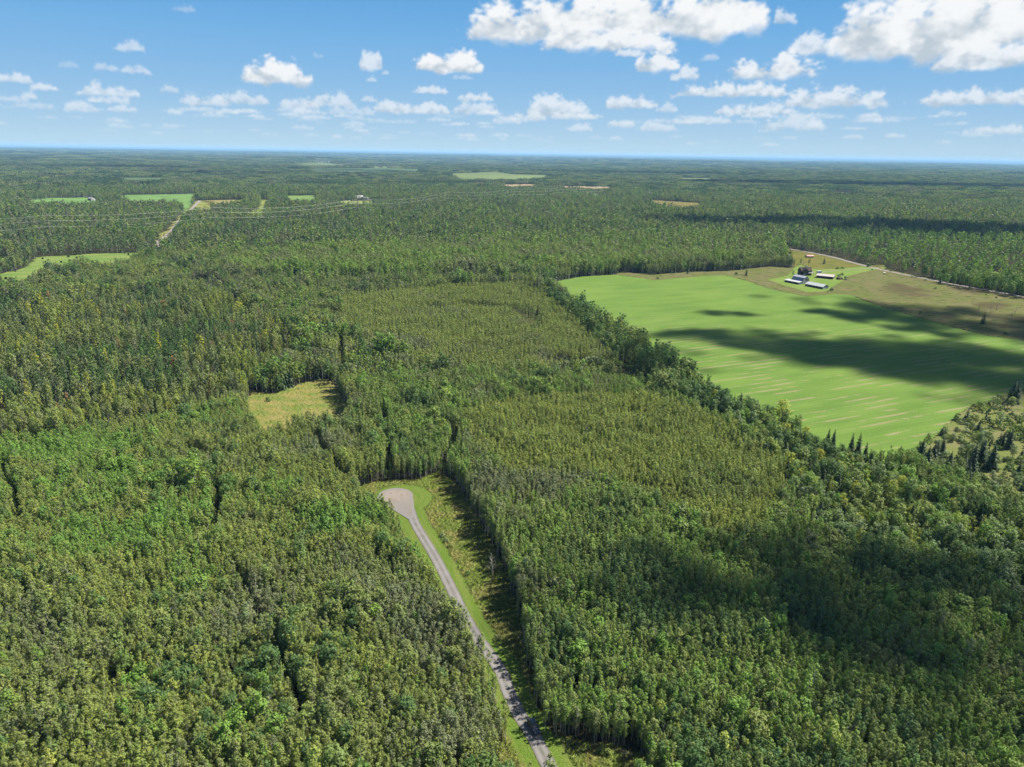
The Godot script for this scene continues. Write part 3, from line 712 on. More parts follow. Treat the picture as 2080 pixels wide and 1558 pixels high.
func broadleaf(lod: int) -> Dictionary:
	# taller, forked, with a wide lumpy crown (12 m)
	var cr := Mb.new()
	var tr := Mb.new()
	var h := 12.0
	var sides: int = [6, 4, 3][lod]
	var fork := Vector3(rng.randf_range(-0.3, 0.3), h * 0.36, rng.randf_range(-0.3, 0.3))
	tr.tube(Vector3(0, -0.3, 0), fork, 0.2, 0.14, sides)
	var cs := []
	var n: int = [30, 18, 9][lod]
	for i in n:
		var t := (i + rng.randf()) / n
		var y := lerpf(h * 0.30, h * 0.97, t)
		var wid := 2.7 * pow(sin(PI * clampf(0.16 + 0.76 * t, 0, 1)), 0.6)
		var a := i * 2.4 + rng.randf_range(-0.5, 0.5)
		var rr := wid * sqrt(rng.randf_range(0.12, 1.0)) * 0.82
		var p := Vector3(cos(a) * rr, y + rng.randf_range(-0.3, 0.3), sin(a) * rr)
		cs.append([p, rng.randf_range(0.65, 1.2)])
		if lod == 0 or (lod == 1 and i % 3 == 0): tr.tube(fork + Vector3(0, (y - fork.y) * 0.35, 0), p, 0.07, 0.02, 3)
	clumps(cr, cs, [26, 14, 7][lod], [0.28, 0.44, 0.80][lod], Vector3(0, h * 0.6, 0), [0.18, 0.16, 0.12][lod], [0.5, 0.4, 0.2][lod])
	return {"crown": cr, "trunk": tr, "bark": bark_dark}

func spruce(lod: int) -> Dictionary:
	# straight stem 11 m with whorls of drooping boughs, dense and pointed
	var cr := Mb.new()
	var tr := Mb.new()
	var h := 11.0
	tr.tube(Vector3(0, -0.3, 0), Vector3(0, h * 0.97, 0), 0.15, 0.02, [5, 4, 3][lod])
	var tiers: int = [24, 15, 8][lod]
	for i in tiers:
		var t := (i + rng.randf() * 0.6) / tiers
		var y := lerpf(h * 0.07, h, t)
		var rad := 2.1 * pow(1.0 - t, 0.72) + 0.08
		var nb: int = maxi(3, int([13, 8, 5][lod] * (0.35 + 0.65 * (1.0 - t))))
		for k in nb:
			var a := TAU * (k + rng.randf() * 0.8) / nb + i * 1.3
			var rr := rad * rng.randf_range(0.72, 1.12)
			var out := Vector3(cos(a), 0, sin(a))
			for q in ([0.35, 0.68, 0.95] if lod == 0 else [0.5, 0.9] if lod == 1 else [0.62]):
				var at: Vector3 = Vector3(0, y - rr * q * 0.28 + 0.1, 0) + out * rr * q
				var nn := (out * 0.75 + Vector3.UP * 0.7 + rv() * 0.3).normalized()
				cr.leaf(at, nn, out - Vector3.UP * 0.45, rr * [0.25, 0.36, 0.62][lod] + 0.1, 0.62, jit(0.25))
	return {"crown": cr, "trunk": tr, "bark": bark_dark}

func dead_tree(lod: int) -> Dictionary:
	var cr := Mb.new()
	var tr := Mb.new()
	var h := 10.0
	var lean := Vector3(rng.randf_range(-0.5, 0.5), h * 0.95, rng.randf_range(-0.5, 0.5))
	tr.tube(Vector3(0, -0.3, 0), lean * 0.5, 0.15, 0.10, 5)
	tr.tube(lean * 0.5, lean, 0.10, 0.02, 5)
	for i in [26, 16, 8][lod]:
		var t := rng.randf_range(0.3, 0.95)
		var a := rng.randf() * TAU
		var l := rng.randf_range(0.7, 2.2) * (1.15 - t)+0.3
		var p := lean * t
		var e := p + Vector3(cos(a), 0.7, sin(a)) * l
		tr.tube(p, e, 0.045, 0.014, 3)
		if lod < 2:
			for k in 2:
				tr.tube(p.lerp(e, 0.55), p.lerp(e, 0.55) + Vector3(cos(a + rng.randf_range(-1, 1)), 0.8, sin(a + rng.randf_range(-1, 1))) * l * 0.5, 0.022, 0.01, 3)
	return {"crown": cr, "trunk": tr, "bark": bark_dead}

func shrub(lod: int) -> Dictionary:
	# low many-stemmed bush, 2 m
	var cr := Mb.new()
	var tr := Mb.new()
	var cs := []
	for i in [14, 9, 5][lod]:
		var a := rng.randf() * TAU
		var rr := 1.05 * sqrt(rng.randf())
		var y := (2.0 - rr * 0.9) * rng.randf_range(0.45, 0.95)
		var p := Vector3(cos(a) * rr, y, sin(a) * rr)
		cs.append([p, rng.randf_range(0.35, 0.6)])
		if lod < 2: tr.tube(Vector3(cos(a) * 0.15, -0.1, sin(a) * 0.15), p, 0.025, 0.01, 3)
	clumps(cr, cs, [14, 9, 5][lod], [0.19, 0.28, 0.5][lod], Vector3(0, 0.6, 0))
	return {"crown": cr, "trunk": tr, "bark": bark_dark}

func tuft() -> ArrayMesh:
	var cr := Mb.new()
	for i in 16:
		var a := rng.randf() * TAU
		var o := Vector3(cos(a), 0, sin(a))
		var p := o * rng.randf() * 0.32
		var tip := p + o * rng.randf_range(0.05, 0.3) + Vector3(0, rng.randf_range(0.25, 0.62), 0)
		var s := o.cross(Vector3.UP) * 0.06
		var nn := (Vector3.UP * 0.8 + o * 0.5 + rv() * 0.15).normalized()
		var col := jit(0.25)
		var fn := (tip - (p - s)).cross(s)
		cr.v.append_array(PackedVector3Array([p - s, p + s, tip] if fn.dot(nn) > 0.0 else [p - s, tip, p + s]))
		cr.n.append_array(PackedVector3Array([nn, nn, nn]))
		cr.c.append_array(PackedColorArray([col, col, col]))
	return cr.mesh(leaf_mat)

func canopy_patch(span: float, count: int, faces: int, size: float, tall: float, pointed: bool) -> ArrayMesh:
	# a piece of far forest: many small crowns standing together
	var cr := Mb.new()
	for i in count:
		var x := rng.randf_range(-0.5, 0.5) * span
		var z := rng.randf_range(-0.5, 0.5) * span
		var h := tall * rng.randf_range(0.72, 1.15)
		var b := 1.0 + rng.randf_range(-0.22, 0.22)
		for k in faces:
			var t := (k + rng.randf()) / faces
			var a := rng.randf() * TAU
			var rr := size * (1.0 - t) * 1.0 if pointed else size * 0.8 * sqrt(rng.randf())
			var y := h * (lerpf(0.25, 1.0, t) if pointed else lerpf(0.5, 1.0, t))
			var out := Vector3(cos(a), 0, sin(a))
			var nn := (out * 0.9 + Vector3.UP * 0.38 + rv() * 0.25).normalized()
			var j := jit(0.12)
			cr.leaf(Vector3(x, y, z) + out * rr, nn, Vector3.UP + rv() * 0.5, size * (0.62 if not pointed else 0.5), 0.75, Color(j.r * b, j.g * b, j.b * b))
	return cr.mesh(leaf_mat)

func make_shapes() -> void:
	leaf_mat = StandardMaterial3D.new()
	leaf_mat.resource_name = "leaves"
	leaf_mat.vertex_color_use_as_albedo = true
	leaf_mat.roughness = 0.55
	leaf_mat.metallic_specular = 0.28
	leaf_mat.backlight_enabled = true
	leaf_mat.backlight = Color(0.86, 0.90, 0.58)
	leaf_mat.cull_mode = BaseMaterial3D.CULL_DISABLED
	needle_mat = leaf_mat.duplicate()
	needle_mat.resource_name = "needles"
	needle_mat.backlight_enabled = false
	bark_pale = mat("aspen_bark", Color(0.27, 0.265, 0.24), 0.9)
	bark_dark = mat("grey_brown_bark", Color(0.10, 0.09, 0.075), 0.9)
	bark_dead = mat("weathered_dead_wood", Color(0.22, 0.21, 0.195), 0.9)
	var makers := {"aspen": aspen, "broadleaf": broadleaf, "spruce": spruce, "dead": dead_tree, "shrub": shrub}
	for k in makers:
		for lod in 3:
			var list := []
			for i in (7 if lod == 0 else 5):
				rng.seed = (k + str(lod) + str(i)).hash()
				var d: Dictionary = makers[k].call(lod)
				var lm := needle_mat if k == "spruce" else leaf_mat
				d.both = ArrayMesh.new()
				d.crown.add_to(d.both, lm)
				d.trunk.add_to(d.both, d.bark)
				d.crown_mesh = d.crown.mesh(lm)
				d.trunk_mesh = d.trunk.mesh(d.bark)
				list.append(d)
			shapes[k + str(lod)] = list

# palettes: base colours of leaves (linear), from most to least common
const TINTS := {
	"olive": Color(0.174, 0.218, 0.062), "yellowish": Color(0.225, 0.272, 0.060), "greyish": Color(0.163, 0.190, 0.097),
	"deep": Color(0.078, 0.142, 0.046), "bright": Color(0.145, 0.256, 0.048), "silvery": Color(0.185, 0.233, 0.130),
	"dark": Color(0.036, 0.062, 0.026), "yellow": Color(0.292, 0.307, 0.041), "orange": Color(0.346, 0.159, 0.061), "brownish": Color(0.140, 0.132, 0.095)}

var bins := {}                              # kind+lod+variant -> [transforms, colours]
var near_trees := []

func put(kind: String, lod: int, at: Vector3, size: Vector3, tint: Color, names := "") -> void:
	var list: Array = shapes[kind + str(lod)]
	var k := rng.randi() % list.size()
	var t := Transform3D(Basis(Vector3.UP, rng.randf() * TAU).scaled_local(size), at)
	if lod == 0 and names: near_trees.append([kind, k, t, names, at])
	var key := "%s %d %d" % [kind, lod, k]
	if not bins.has(key): bins[key] = [[], []]
	if lod == 0 and names: near_trees[-1].append([key, bins[key][0].size()])
	bins[key][0].append(t)
	bins[key][1].append(tint)

func tint_at(x: float, z: float, pal: Array) -> Array:
	# stands and clones differ in hue: a slow field picks the neighbour colours, each tree strays a little
	var a := clampf(n_lo.get_noise_2d(x, z) * 0.95 + n_mid.get_noise_2d(x * 0.8, z * 0.8) * 0.75 + 0.5 + rng.randfn() * 0.16, 0.0, 0.999) * (pal.size() - 1)
	var i := int(a)
	var c: Color = TINTS[pal[i]].lerp(TINTS[pal[i + 1]], a - i)
	var b := 1.0 + rng.randfn() * 0.10
	return [Color(c.r * b * (1.0 + rng.randfn() * 0.05), c.g * b, c.b * b), pal[int(round(a))]]

func tree_at(x: float, z: float, lod: int, cell: float) -> void:
	var id := land(x, z)
	if id == 1: return
	var u := rng.randf()
	var kind := "aspen"
	var h := 1.0
	var keep := 1.0
	var pal := ["greyish", "olive", "olive", "yellowish", "olive", "bright"]
	var wide := 1.0
	var grown := 1.0
	var stand_hue := -1.0
	var right := x > 8.0 + (z + 110.0) * 0.40
	match id:
		2:
			if u < 0.80: return
			kind = "shrub"
			pal = ["brownish", "olive"]
		3:
			keep = 0.35
			h = rng.randf_range(0.25, 0.5)
			pal = ["olive", "bright", "deep"]
		10:
			keep = 0.28
			kind = "broadleaf" if u < 0.50 else "spruce" if u < 0.66 else "dead" if u < 0.73 else "aspen"
			h = rng.randf_range(0.85, 1.15)
			wide = 0.72
			pal = ["deep", "greyish", "olive", "greyish", "yellowish", "olive"]
			if rng.randf() < 0.035: pal = ["yellow", "yellow"]
			elif rng.randf() < 0.006: pal = ["orange", "brownish"]
		11, 16:
			h = 0.76 if id == 11 else 0.92
			pal = ["olive", "yellowish", "olive", "yellowish", "greyish"] if id == 11 else ["olive", "yellowish", "yellowish", "olive", "yellowish"]
		12:
			keep = 0.20
			kind = "broadleaf" if u < 0.8 else "aspen"
			h = rng.randf_range(0.85, 1.15)
			pal = ["deep", "deep", "olive", "deep"]
		13:
			keep = 0.27
			kind = "broadleaf" if u < 0.52 else "spruce" if u < 0.60 else "aspen"
			h = rng.randf_range(0.6, 1.0)
			pal = ["deep", "olive", "bright", "silvery", "deep"]
			if rng.randf() < 0.06: pal = ["yellow", "yellowish"]
		14:
			keep = 0.30 * smoothstep(-0.45, 0.05, n_mid.get_noise_2d(x * 1.6, z * 1.6))
			kind = "shrub" if u < 0.80 else "broadleaf" if u < 0.96 else "spruce"
			h = rng.randf_range(0.8, 2.0) if kind == "shrub" else rng.randf_range(0.35, 0.65)
			pal = ["silvery", "olive", "deep", "silvery", "olive"]
		15:
			keep = 0.42
			kind = "broadleaf" if u < 0.45 else "spruce" if u < 0.49 else "aspen"
			h = rng.randf_range(1.35, 1.65) if kind == "aspen" else rng.randf_range(1.0, 1.3)
			pal = ["greyish", "olive", "bright", "olive"]
		17:
			keep = 0.28
			kind = "broadleaf" if u < 0.72 else "spruce" if u < 0.76 else "aspen"
			h = rng.randf_range(0.9, 1.2)
			pal = ["deep", "bright", "olive", "deep", "bright"]
		18, 19:
			keep = 0.40
			kind = "broadleaf" if u < 0.5 else "spruce" if u < (0.62 if id == 18 else 0.8) else "aspen"
			pal = ["deep", "greyish", "deep", "olive"]
		_:
			if lod > 0:
				# stands cut and regrown at different times: blocks of one height and hue with sharp edges
				var wx := x + 22.0 * n_mid.get_noise_2d(x * 0.5, z * 0.5)
				var cellv := n_stand.get_noise_2d(wx * 0.62 - z * 0.12, z + 18.0 * n_mid.get_noise_2d(x * 0.5 + 99.0, z * 0.5))
				var pick := fposmod(cellv * 7.31, 1.0)
				grown = lerpf(0.74, 1.32, fposmod(cellv * 3.77, 1.0))
				stand_hue = pick
			if lod == 2:
				var st := n_lo.get_noise_2d(x * 0.45 + 400.0, z * 0.45)
				kind = "aspen" if u < 0.45 + st else "spruce" if u > 0.90 - 0.25 * n_lo.get_noise_2d(x * 0.5, z * 0.5 + 800.0) else "broadleaf"
				h = rng.randf_range(0.88, 1.15)
				pal = ["deep", "greyish", "deep"]
			else:
				var st := n_lo.get_noise_2d(x * 1.3 + 210.0, z * 1.3)
				if u < 0.04 + 0.55 * maxf(st, 0.0):
					kind = "broadleaf"
					h = rng.randf_range(0.6, 1.0)
					pal = ["olive", "deep", "bright"]
					keep = 0.5
				elif u > 0.994: kind = "dead"
				if right: pal = ["greyish", "olive", "bright", "olive", "deep"]
	if stand_hue >= 0.0:
		h *= grown
		pal = [["greyish", "olive", "olive", "greyish"], ["olive", "yellowish", "olive", "yellowish"], ["deep", "greyish", "deep", "olive"], ["deep", "olive", "bright", "deep"], ["brownish", "greyish", "olive", "greyish"]][int(stand_hue * 4.999)]
		if lod == 2: pal = [["olive", "greyish", "deep"], ["olive", "yellowish", "olive"], ["dark", "deep", "greyish"], ["deep", "olive", "bright", "deep"], ["greyish", "brownish", "deep"]][int(stand_hue * 4.999)]
		if stand_hue > 0.45 and stand_hue < 0.75 and u < 0.55: kind = "broadleaf" if u < 0.45 else "spruce"
		if kind == "broadleaf" and rng.randf() > (0.55 if lod == 1 else 0.9): return
	if kind == "dead": h *= rng.randf_range(0.7, 1.0)
	# where the spacing of the grid is coarser the trees stand as wide as the grid
	if rng.randf() > keep:
		if lod < 2 and (id == 13 or id == 10 or id == 12) and rng.randf() < 0.22:   # undergrowth between the bigger trees
			var bush := rng.randf_range(0.8, 1.7)
			put("shrub", 1, Vector3(x, 0, z), Vector3(bush, bush * 1.2, bush), tint_at(x, z, ["deep", "olive", "bright"])[0])
		return
	var grow := 1.0 + 0.30 * n_mid.get_noise_2d(x * 1.4 + 77.0, z * 1.4) + 0.18 * n_lo.get_noise_2d(x * 1.2 - 50.0, z * 1.2)
	h *= grow * rng.randf_range(0.90, 1.10)
	if kind != "shrub" and rng.randf() < 0.025:
		h *= rng.randf_range(1.12, 1.32)       # a taller tree here and there
		wide *= 1.3
	if id != 14 and rng.randf() < 0.02: pal = ["bright", "yellowish"]
	var w := (0.35 + 0.65 * h) * rng.randf_range(0.66, 0.92) * wide * (1.0 if kind == "aspen" else 1.15)
	if lod == 2: w *= 1.5 if kind == "aspen" else 1.05
	elif lod == 1 and kind == "aspen": w *= 1.12
	if kind == "spruce": pal = ["dark", "dark"]
	var tc := tint_at(x, z, pal)
	put(kind, lod, Vector3(x, 0, z), Vector3(w, h, w), tc[0], tc[1])

func scatter() -> void:
	rng.seed = 4242
	var rings := [[84.0, 345.0, 1.30, 0], [345.0, 860.0, 1.9, 1], [860.0, 2400.0, 4.9, 2]]
	for r in rings:
		var lo: float = r[0]
		var hi: float = r[1]
		var cell: float = r[2]
		var reach := hi * 0.76 + 45.0
		var z := -lo * 0.7
		while z > -hi:
			var wide := minf(reach, -z * 0.86 + 45.0)
			var x := -wide
			while x < wide:
				var px := x + rng.randf_range(-0.55, 0.55) * cell
				var pz := z + rng.randf_range(-0.55, 0.55) * cell
				var d := sqrt(px * px + pz * pz)
				if d >= lo and d < hi: tree_at(px, pz, r[3], cell)
				x += cell
			z -= cell
	print("trees scattered ", Time.get_ticks_msec())

func far_forest() -> void:
	# forest past 2.4 km, which reads as one mass
	rng.seed = 99
	var holder := base("far_forest", Vector3.ZERO)
	tag(holder, "far bluish green forest spreading flat to the horizon", "forest", "", "stuff")
	var polys := []
	for k in FAR:
		var p := pts(FAR[k])
		polys.append([rect_of(p), p])
	for ring in [[2380.0, 6400.0, 30.0, 34, 9, 2.4, 11.5], [6300.0, 27000.0, 125.0, 105, 6, 6.0, 13.0]]:
		var span: float = ring[2]
		var meshes := []
		for i in 4: meshes.append(canopy_patch(span * 1.12, ring[3], ring[4], ring[5], ring[6], i == 3))
		var all := [[[], []], [[], []], [[], []], [[], []]]
		var step: float = span
		var z := -float(ring[0]) * 0.7
		while z > -float(ring[1]):
			var wide := minf(float(ring[1]), -z * 0.82 + 100.0)
			var x := -wide
			while x < wide:
				var px := x + rng.randf_range(-0.3, 0.3) * span
				var pz := z + rng.randf_range(-0.3, 0.3) * span
				x += step
				var d := sqrt(px * px + pz * pz)
				if d < ring[0] or d > ring[1]: continue
				var open := absf(n_far.get_noise_2d(px * 2.2 + 7000.0, pz * 1.1)) > 0.46
				for q in polys:
					if q[0].has_point(Vector2(px, pz)) and Geometry2D.is_point_in_polygon(Vector2(px, pz), q[1]): open = true
				if open: continue
				var cellv := n_stand.get_noise_2d(px * 0.13 + 5.0 * n_far.get_noise_2d(px, pz), pz * 0.22 + 5.0 * n_far.get_noise_2d(px + 4000.0, pz))
				var pick := fposmod(cellv * 5.17, 1.0)
				var a := n_far.get_noise_2d(px * 0.8, pz * 1.6) + 0.5 * n_far.get_noise_2d(px * 3.0, pz * 5.0 + 100.0)
				var pal: Array = [["deep", "dark", "deep"], ["olive", "greyish", "olive", "olive"], ["dark", "dark", "deep"], ["greyish", "brownish", "olive"]][int(pick * 3.999)]
				var k := 3 if a < -0.30 or (pick > 0.5 and pick < 0.75 and rng.randf() < 0.6) else rng.randi() % 3
				if k == 3: pal = ["dark", "deep"]
				var c: Color = tint_at(px * 0.3, pz * 0.3, pal)[0]
				all[k][0].append(Transform3D(Basis(Vector3.UP, (rng.randi() % 4) * PI / 2.0 + rng.randf_range(-0.2, 0.2)).scaled_local(Vector3(1, rng.randf_range(0.75, 1.2), 1)), Vector3(px, hill(px, pz), pz)))
				all[k][1].append(c)
			z -= step
		for k in 4: multi("forest_canopy", meshes[k], all[k][0], all[k][1], holder)

func multi(called: String, mesh: Mesh, where: Array, tint: Array, parent: Node) -> void:
	if where.is_empty(): return
	var mm := MultiMesh.new()
	mm.transform_format = MultiMesh.TRANSFORM_3D
	mm.use_colors = true
	mm.mesh = mesh
	mm.instance_count = where.size()
	for i in where.size():
		mm.set_instance_transform(i, where[i])
		mm.set_instance_color(i, tint[i])
	var o := MultiMeshInstance3D.new()
	o.multimesh = mm
	o.name = called
	o.set_meta("kind", "stuff")
	parent.add_child(o, true)

const KIND_NAME := {"aspen": "young_aspen", "broadleaf": "broadleaf_tree", "spruce": "spruce_tree", "dead": "dead_tree", "shrub": "shrub"}
const MASS := {
	"aspen": ["aspen_stand", "dense olive green stand of young aspen covering the land", "aspen stand"],
	"broadleaf": ["broadleaf_wood", "taller round-crowned broadleaf trees mixed through the forest", "wood"],
	"spruce": ["spruce_wood", "dark pointed spruce trees scattered through the forest", "wood"],
	"dead": ["bare_dead_trees", "pale grey bare dead trees scattered through the forest", "dead trees"],
	"shrub": ["brush", "low silvery green brush in forest rides and wet openings", "brush"]}

func tinted(kind: String, name_: String) -> StandardMaterial3D:
	var key := "leaves_%s_%s" % [kind, name_]
	if mats.has(key): return mats[key]
	var m: StandardMaterial3D = (needle_mat if kind == "spruce" else leaf_mat).duplicate()
	m.resource_name = key
	m.albedo_color = TINTS[name_].linear_to_srgb()
	mats[key] = m
	return m

func single_tree(kind: String, variant: int, t: Transform3D, tint_name: String, label: String, category: String, group := "", lod := 0) -> Node3D:
	var d: Dictionary = shapes[kind + str(lod)][variant % shapes[kind + str(lod)].size()]
	var o := base(KIND_NAME[kind], Vector3.ZERO)
	o.transform = t
	tag(o, label, category, group)
	if not d.crown.v.is_empty(): part("crown", d.crown_mesh, o, tinted(kind, tint_name))
	if not d.trunk.v.is_empty(): part("stems" if kind == "shrub" else "trunk", d.trunk_mesh, o, d.bark)
	return o

func plant_forest() -> void:
	scatter()
	# the trees that show largest stand as single things, the rest as one mass per kind
	var inv := cam.transform.affine_inverse()
	var half := tan(deg_to_rad(cam.fov * 0.5))
	var limit := {"aspen": 300, "broadleaf": 150, "spruce": 90, "dead": 24, "shrub": 40}
	var taken := {}
	var order := near_trees.filter(func(n: Array) -> bool:
		var top: Vector3 = inv * (n[4] + Vector3(0, 8.0 if n[0] != "shrub" else 1.0, 0))
		return top.z < -20.0 and absf(top.y / top.z) < half * 0.985 and absf(top.x / top.z) < half * 1.335 * 0.985)
	order.sort_custom(func(a: Array, b: Array) -> bool: return a[4].distance_squared_to(cam.position) < b[4].distance_squared_to(cam.position))
	var gone := {}
	var words := {"olive": "olive green", "yellowish": "yellowish green", "greyish": "greyish green", "deep": "deep green", "bright": "fresh bright green", "silvery": "silvery green", "dark": "dark green", "yellow": "yellow", "orange": "orange", "brownish": "brownish"}
	for n in order:
		var kind: String = n[0]
		if taken.get(kind, 0) >= limit[kind]: continue
		taken[kind] = taken.get(kind, 0) + 1
		gone[n[5][0] + " " + str(n[5][1])] = true
		var p: Vector3 = n[4]
		var mine := p.x > -10.4 + (p.z + 150.8) * 0.435
		var side := "on the parked car's side of the road" if mine else "across the road from the parked car"
		if dist_to_road(p.x, p.z) < 9.5: side = "at the road edge " + side.replace("of the road", "").replace("across the road from", "facing")
		side = side.strip_edges()
		var w: String = words[n[3]]
		match kind:
			"aspen": single_tree(kind, n[1], n[2], n[3], "slender young aspen, %s crown, %s" % [w, side], "tree", "%s aspens %s" % [w, side])
			"broadleaf": single_tree(kind, n[1], n[2], n[3], "round %s broadleaf tree, %s" % [w, side], "tree", "%s broadleaf trees %s" % [w, side])
			"spruce": single_tree(kind, n[1], n[2], n[3], "dark pointed spruce among broadleaf trees %s" % side, "tree", "dark spruces %s" % side)
			"dead": single_tree(kind, n[1], n[2], "brownish", "bare pale dead tree %s" % side, "dead tree", "dead trees %s" % side)
			"shrub": single_tree(kind, n[1], n[2], n[3], "low %s bush in the wet ground by the hay field" % w, "bush", "%s bushes by the hay field" % w)
	var holders := {}
	var total := 0
	for key: String in bins:
		var kind := key.get_slice(" ", 0)
		if not holders.has(kind):
			holders[kind] = base(MASS[kind][0], Vector3.ZERO)
			tag(holders[kind], MASS[kind][1], MASS[kind][2], "", "stuff")
		var wh := []
		var ti := []
		for i in bins[key][0].size():
			if gone.has(key + " " + str(i)): continue
			wh.append(bins[key][0][i])
			ti.append(bins[key][1][i])
		total += wh.size()
		var f := key.split(" ")
		multi(KIND_NAME[kind] + "_growth", shapes[f[0] + f[1]][int(f[2])].both, wh, ti, holders[kind])
	print("instances ", total, " ", Time.get_ticks_msec())

func grasses() -> void:
	rng.seed = 31
	var meshes := []
	for i in 4: meshes.append(tuft())
	var all := [[[], []], [[], []], [[], []], [[], []]]
	for spec in [["roadside", 0.55, 0.85], ["glade", 1.1, 0.9]]:
		var p := pts(OPEN[spec[0]])
		var r := rect_of(p)
		var n := int(r.size.x * r.size.y / (spec[1] * spec[1]))
		for i in n:
			var q := r.position + Vector2(rng.randf(), rng.randf()) * r.size
			if not Geometry2D.is_point_in_polygon(q, p): continue
			var c := mixc(Color(0.19, 0.25, 0.06), Color(0.29, 0.28, 0.11), n_mid.get_noise_2d(q.x * 4.0, q.y * 4.0) * 1.3 + 0.35 + rng.randfn() * 0.15)
			if spec[0] == "glade": c = mixc(Color(0.34, 0.335, 0.12), Color(0.22, 0.31, 0.08), n_mid.get_noise_2d(q.x * 2.0, q.y * 3.0) * 1.4 + 0.4 + rng.randfn() * 0.15)
			if spec[0] == "roadside":
				var near := dist_to_road(q.x, q.y)
				if near < 5.0 or q.distance_to(Vector2(-41.5, -220.5)) < 9.5: continue
			var s: float = spec[2] * rng.randf_range(0.7, 1.6)
			var k := rng.randi() % 4
			all[k][0].append(Transform3D(Basis(Vector3.UP, rng.randf() * TAU).scaled_local(Vector3(s * 1.3, s, s * 1.3)), Vector3(q.x, 0.0, q.y)))
			all[k][1].append(c)
	var holder := base("tall_grass", Vector3.ZERO)
	tag(holder, "rough yellow green tall grass beside the road and in the glade", "grass", "", "stuff")
	for k in 4: multi("grass_tufts", meshes[k], all[k][0], all[k][1], holder)

# ---------------------------------------------------------------- farm, houses
func v3(x: float, y: float, z: float) -> Vector3:
	return Vector3(x, y, z)

func prism(outline: Array, x0: float, x1: float, m: Material) -> ArrayMesh:
	# outline of (z, y) points, run along x
	var b := Mb.new()
	var n := outline.size()
	var mid := Vector2.ZERO
	for p: Vector2 in outline: mid += p / n
	for i in n:
		var p: Vector2 = outline[i]
		var q: Vector2 = outline[(i + 1) % n]
		var e := Vector3(0, q.y - p.y, q.x - p.x)
		var nn := Vector3(0, e.z, -e.y).normalized()
		if nn.dot(Vector3(0, (p.y + q.y) * 0.5 - mid.y, (p.x + q.x) * 0.5 - mid.x)) < 0.0: nn = -nn
		b.quad(v3(x0, p.y, p.x), v3(x1, p.y, p.x), v3(x1, q.y, q.x), v3(x0, q.y, q.x), nn, Color.WHITE)
		b.tri(v3(x1, mid.y, mid.x), v3(x1, p.y, p.x), v3(x1, q.y, q.x))
		b.tri(v3(x0, mid.y, mid.x), v3(x0, q.y, q.x), v3(x0, p.y, p.x))
	return b.mesh(m)

func slab(a: Vector3, b: Vector3, c: Vector3, d: Vector3, thick: float, m: Material) -> ArrayMesh:
	var nn := (b - a).cross(d - a).normalized() * thick
	var k := Mb.new()
	k.face(a + nn, b + nn, c + nn, d + nn)
	k.face(d, c, b, a)
	for e in [[a, b], [b, c], [c, d], [d, a]]: k.face(e[0], e[1], e[1] + nn, e[0] + nn)
	return k.mesh(m)

func boxm(lo: Vector3, hi: Vector3, m: Material) -> ArrayMesh:
	var b := Mb.new()
	b.box(lo, hi)
	return b.mesh(m)

func roof_pair(o: Node3D, l: float, w: float, eave: float, ridge: float, over: float, m: Material, ribs := 0) -> void:
	# two slopes over a ridge along x
	var dz := w * 0.5 + over
	var drop := (ridge - eave) / (w * 0.5) * over
	for s: float in [1.0, -1.0]:
		var a := v3(-l * 0.5 - over, eave - drop, dz * s)
		var b := v3(l * 0.5 + over, eave - drop, dz * s)
		var c := v3(l * 0.5 + over, ridge, 0)
		var d := v3(-l * 0.5 - over, ridge, 0)
		var r := part("roof", slab(a, b, c, d, 0.12, m) if s > 0.0 else slab(b, a, d, c, 0.12, m), o)
		for k in ribs:
			var t := (k + 0.5) / ribs
			var rb := Mb.new()
			var up := v3(0, 0.15, 0.02 * s)
			rb.tube(a.lerp(b, t) + up, d.lerp(c, t) + up, 0.035, 0.035, 3)
			part("roof_rib", rb.mesh(m), r)

func window_on(o: Node3D, at: Vector3, size: Vector2, face_z: float) -> void:
	# glass set in a frame on a wall whose outer side looks along z * face_z
	var f := part("window", boxm(at + v3(-size.x * 0.5 - 0.1, -0.1, -0.03), at + v3(size.x * 0.5 + 0.1, size.y + 0.1, 0.03), mat("window_frame", Color(0.6, 0.6, 0.58), 0.6)), o)
	part("pane", boxm(at + v3(-size.x * 0.5, 0, 0.035 * face_z - 0.015), at + v3(size.x * 0.5, size.y, 0.035 * face_z + 0.015), mat("dark_glass", Color(0.02, 0.025, 0.03), 0.15)), f)

func house(called: String, label: String, at: Vector3, turn: float, l: float, w: float, eave: float, ridge: float, wall: Material, roof: Material, category := "house", windows := 3) -> Node3D:
	var o := base(called, at, turn)
	tag(o, label, category)
	part("wall", prism([Vector2(-w * 0.5, 0), Vector2(-w * 0.5, eave), Vector2(0, ridge), Vector2(w * 0.5, eave), Vector2(w * 0.5, 0)], -l * 0.5, l * 0.5, wall), o)
	roof_pair(o, l, w, eave, ridge, 0.4, roof)
	for k in windows:
		window_on(o, v3(lerpf(-l * 0.36, l * 0.36, float(k) / maxf(windows - 1, 1)), 0.95, w * 0.5 + 0.02), Vector2(1.1, 1.1), 1.0)
	part("door", boxm(v3(l * 0.20, 0.05, w * 0.5), v3(l * 0.20 + 1.0, 2.0, w * 0.5 + 0.07), mat("door_paint", Color(0.2, 0.12, 0.08), 0.6)), o)
	return o

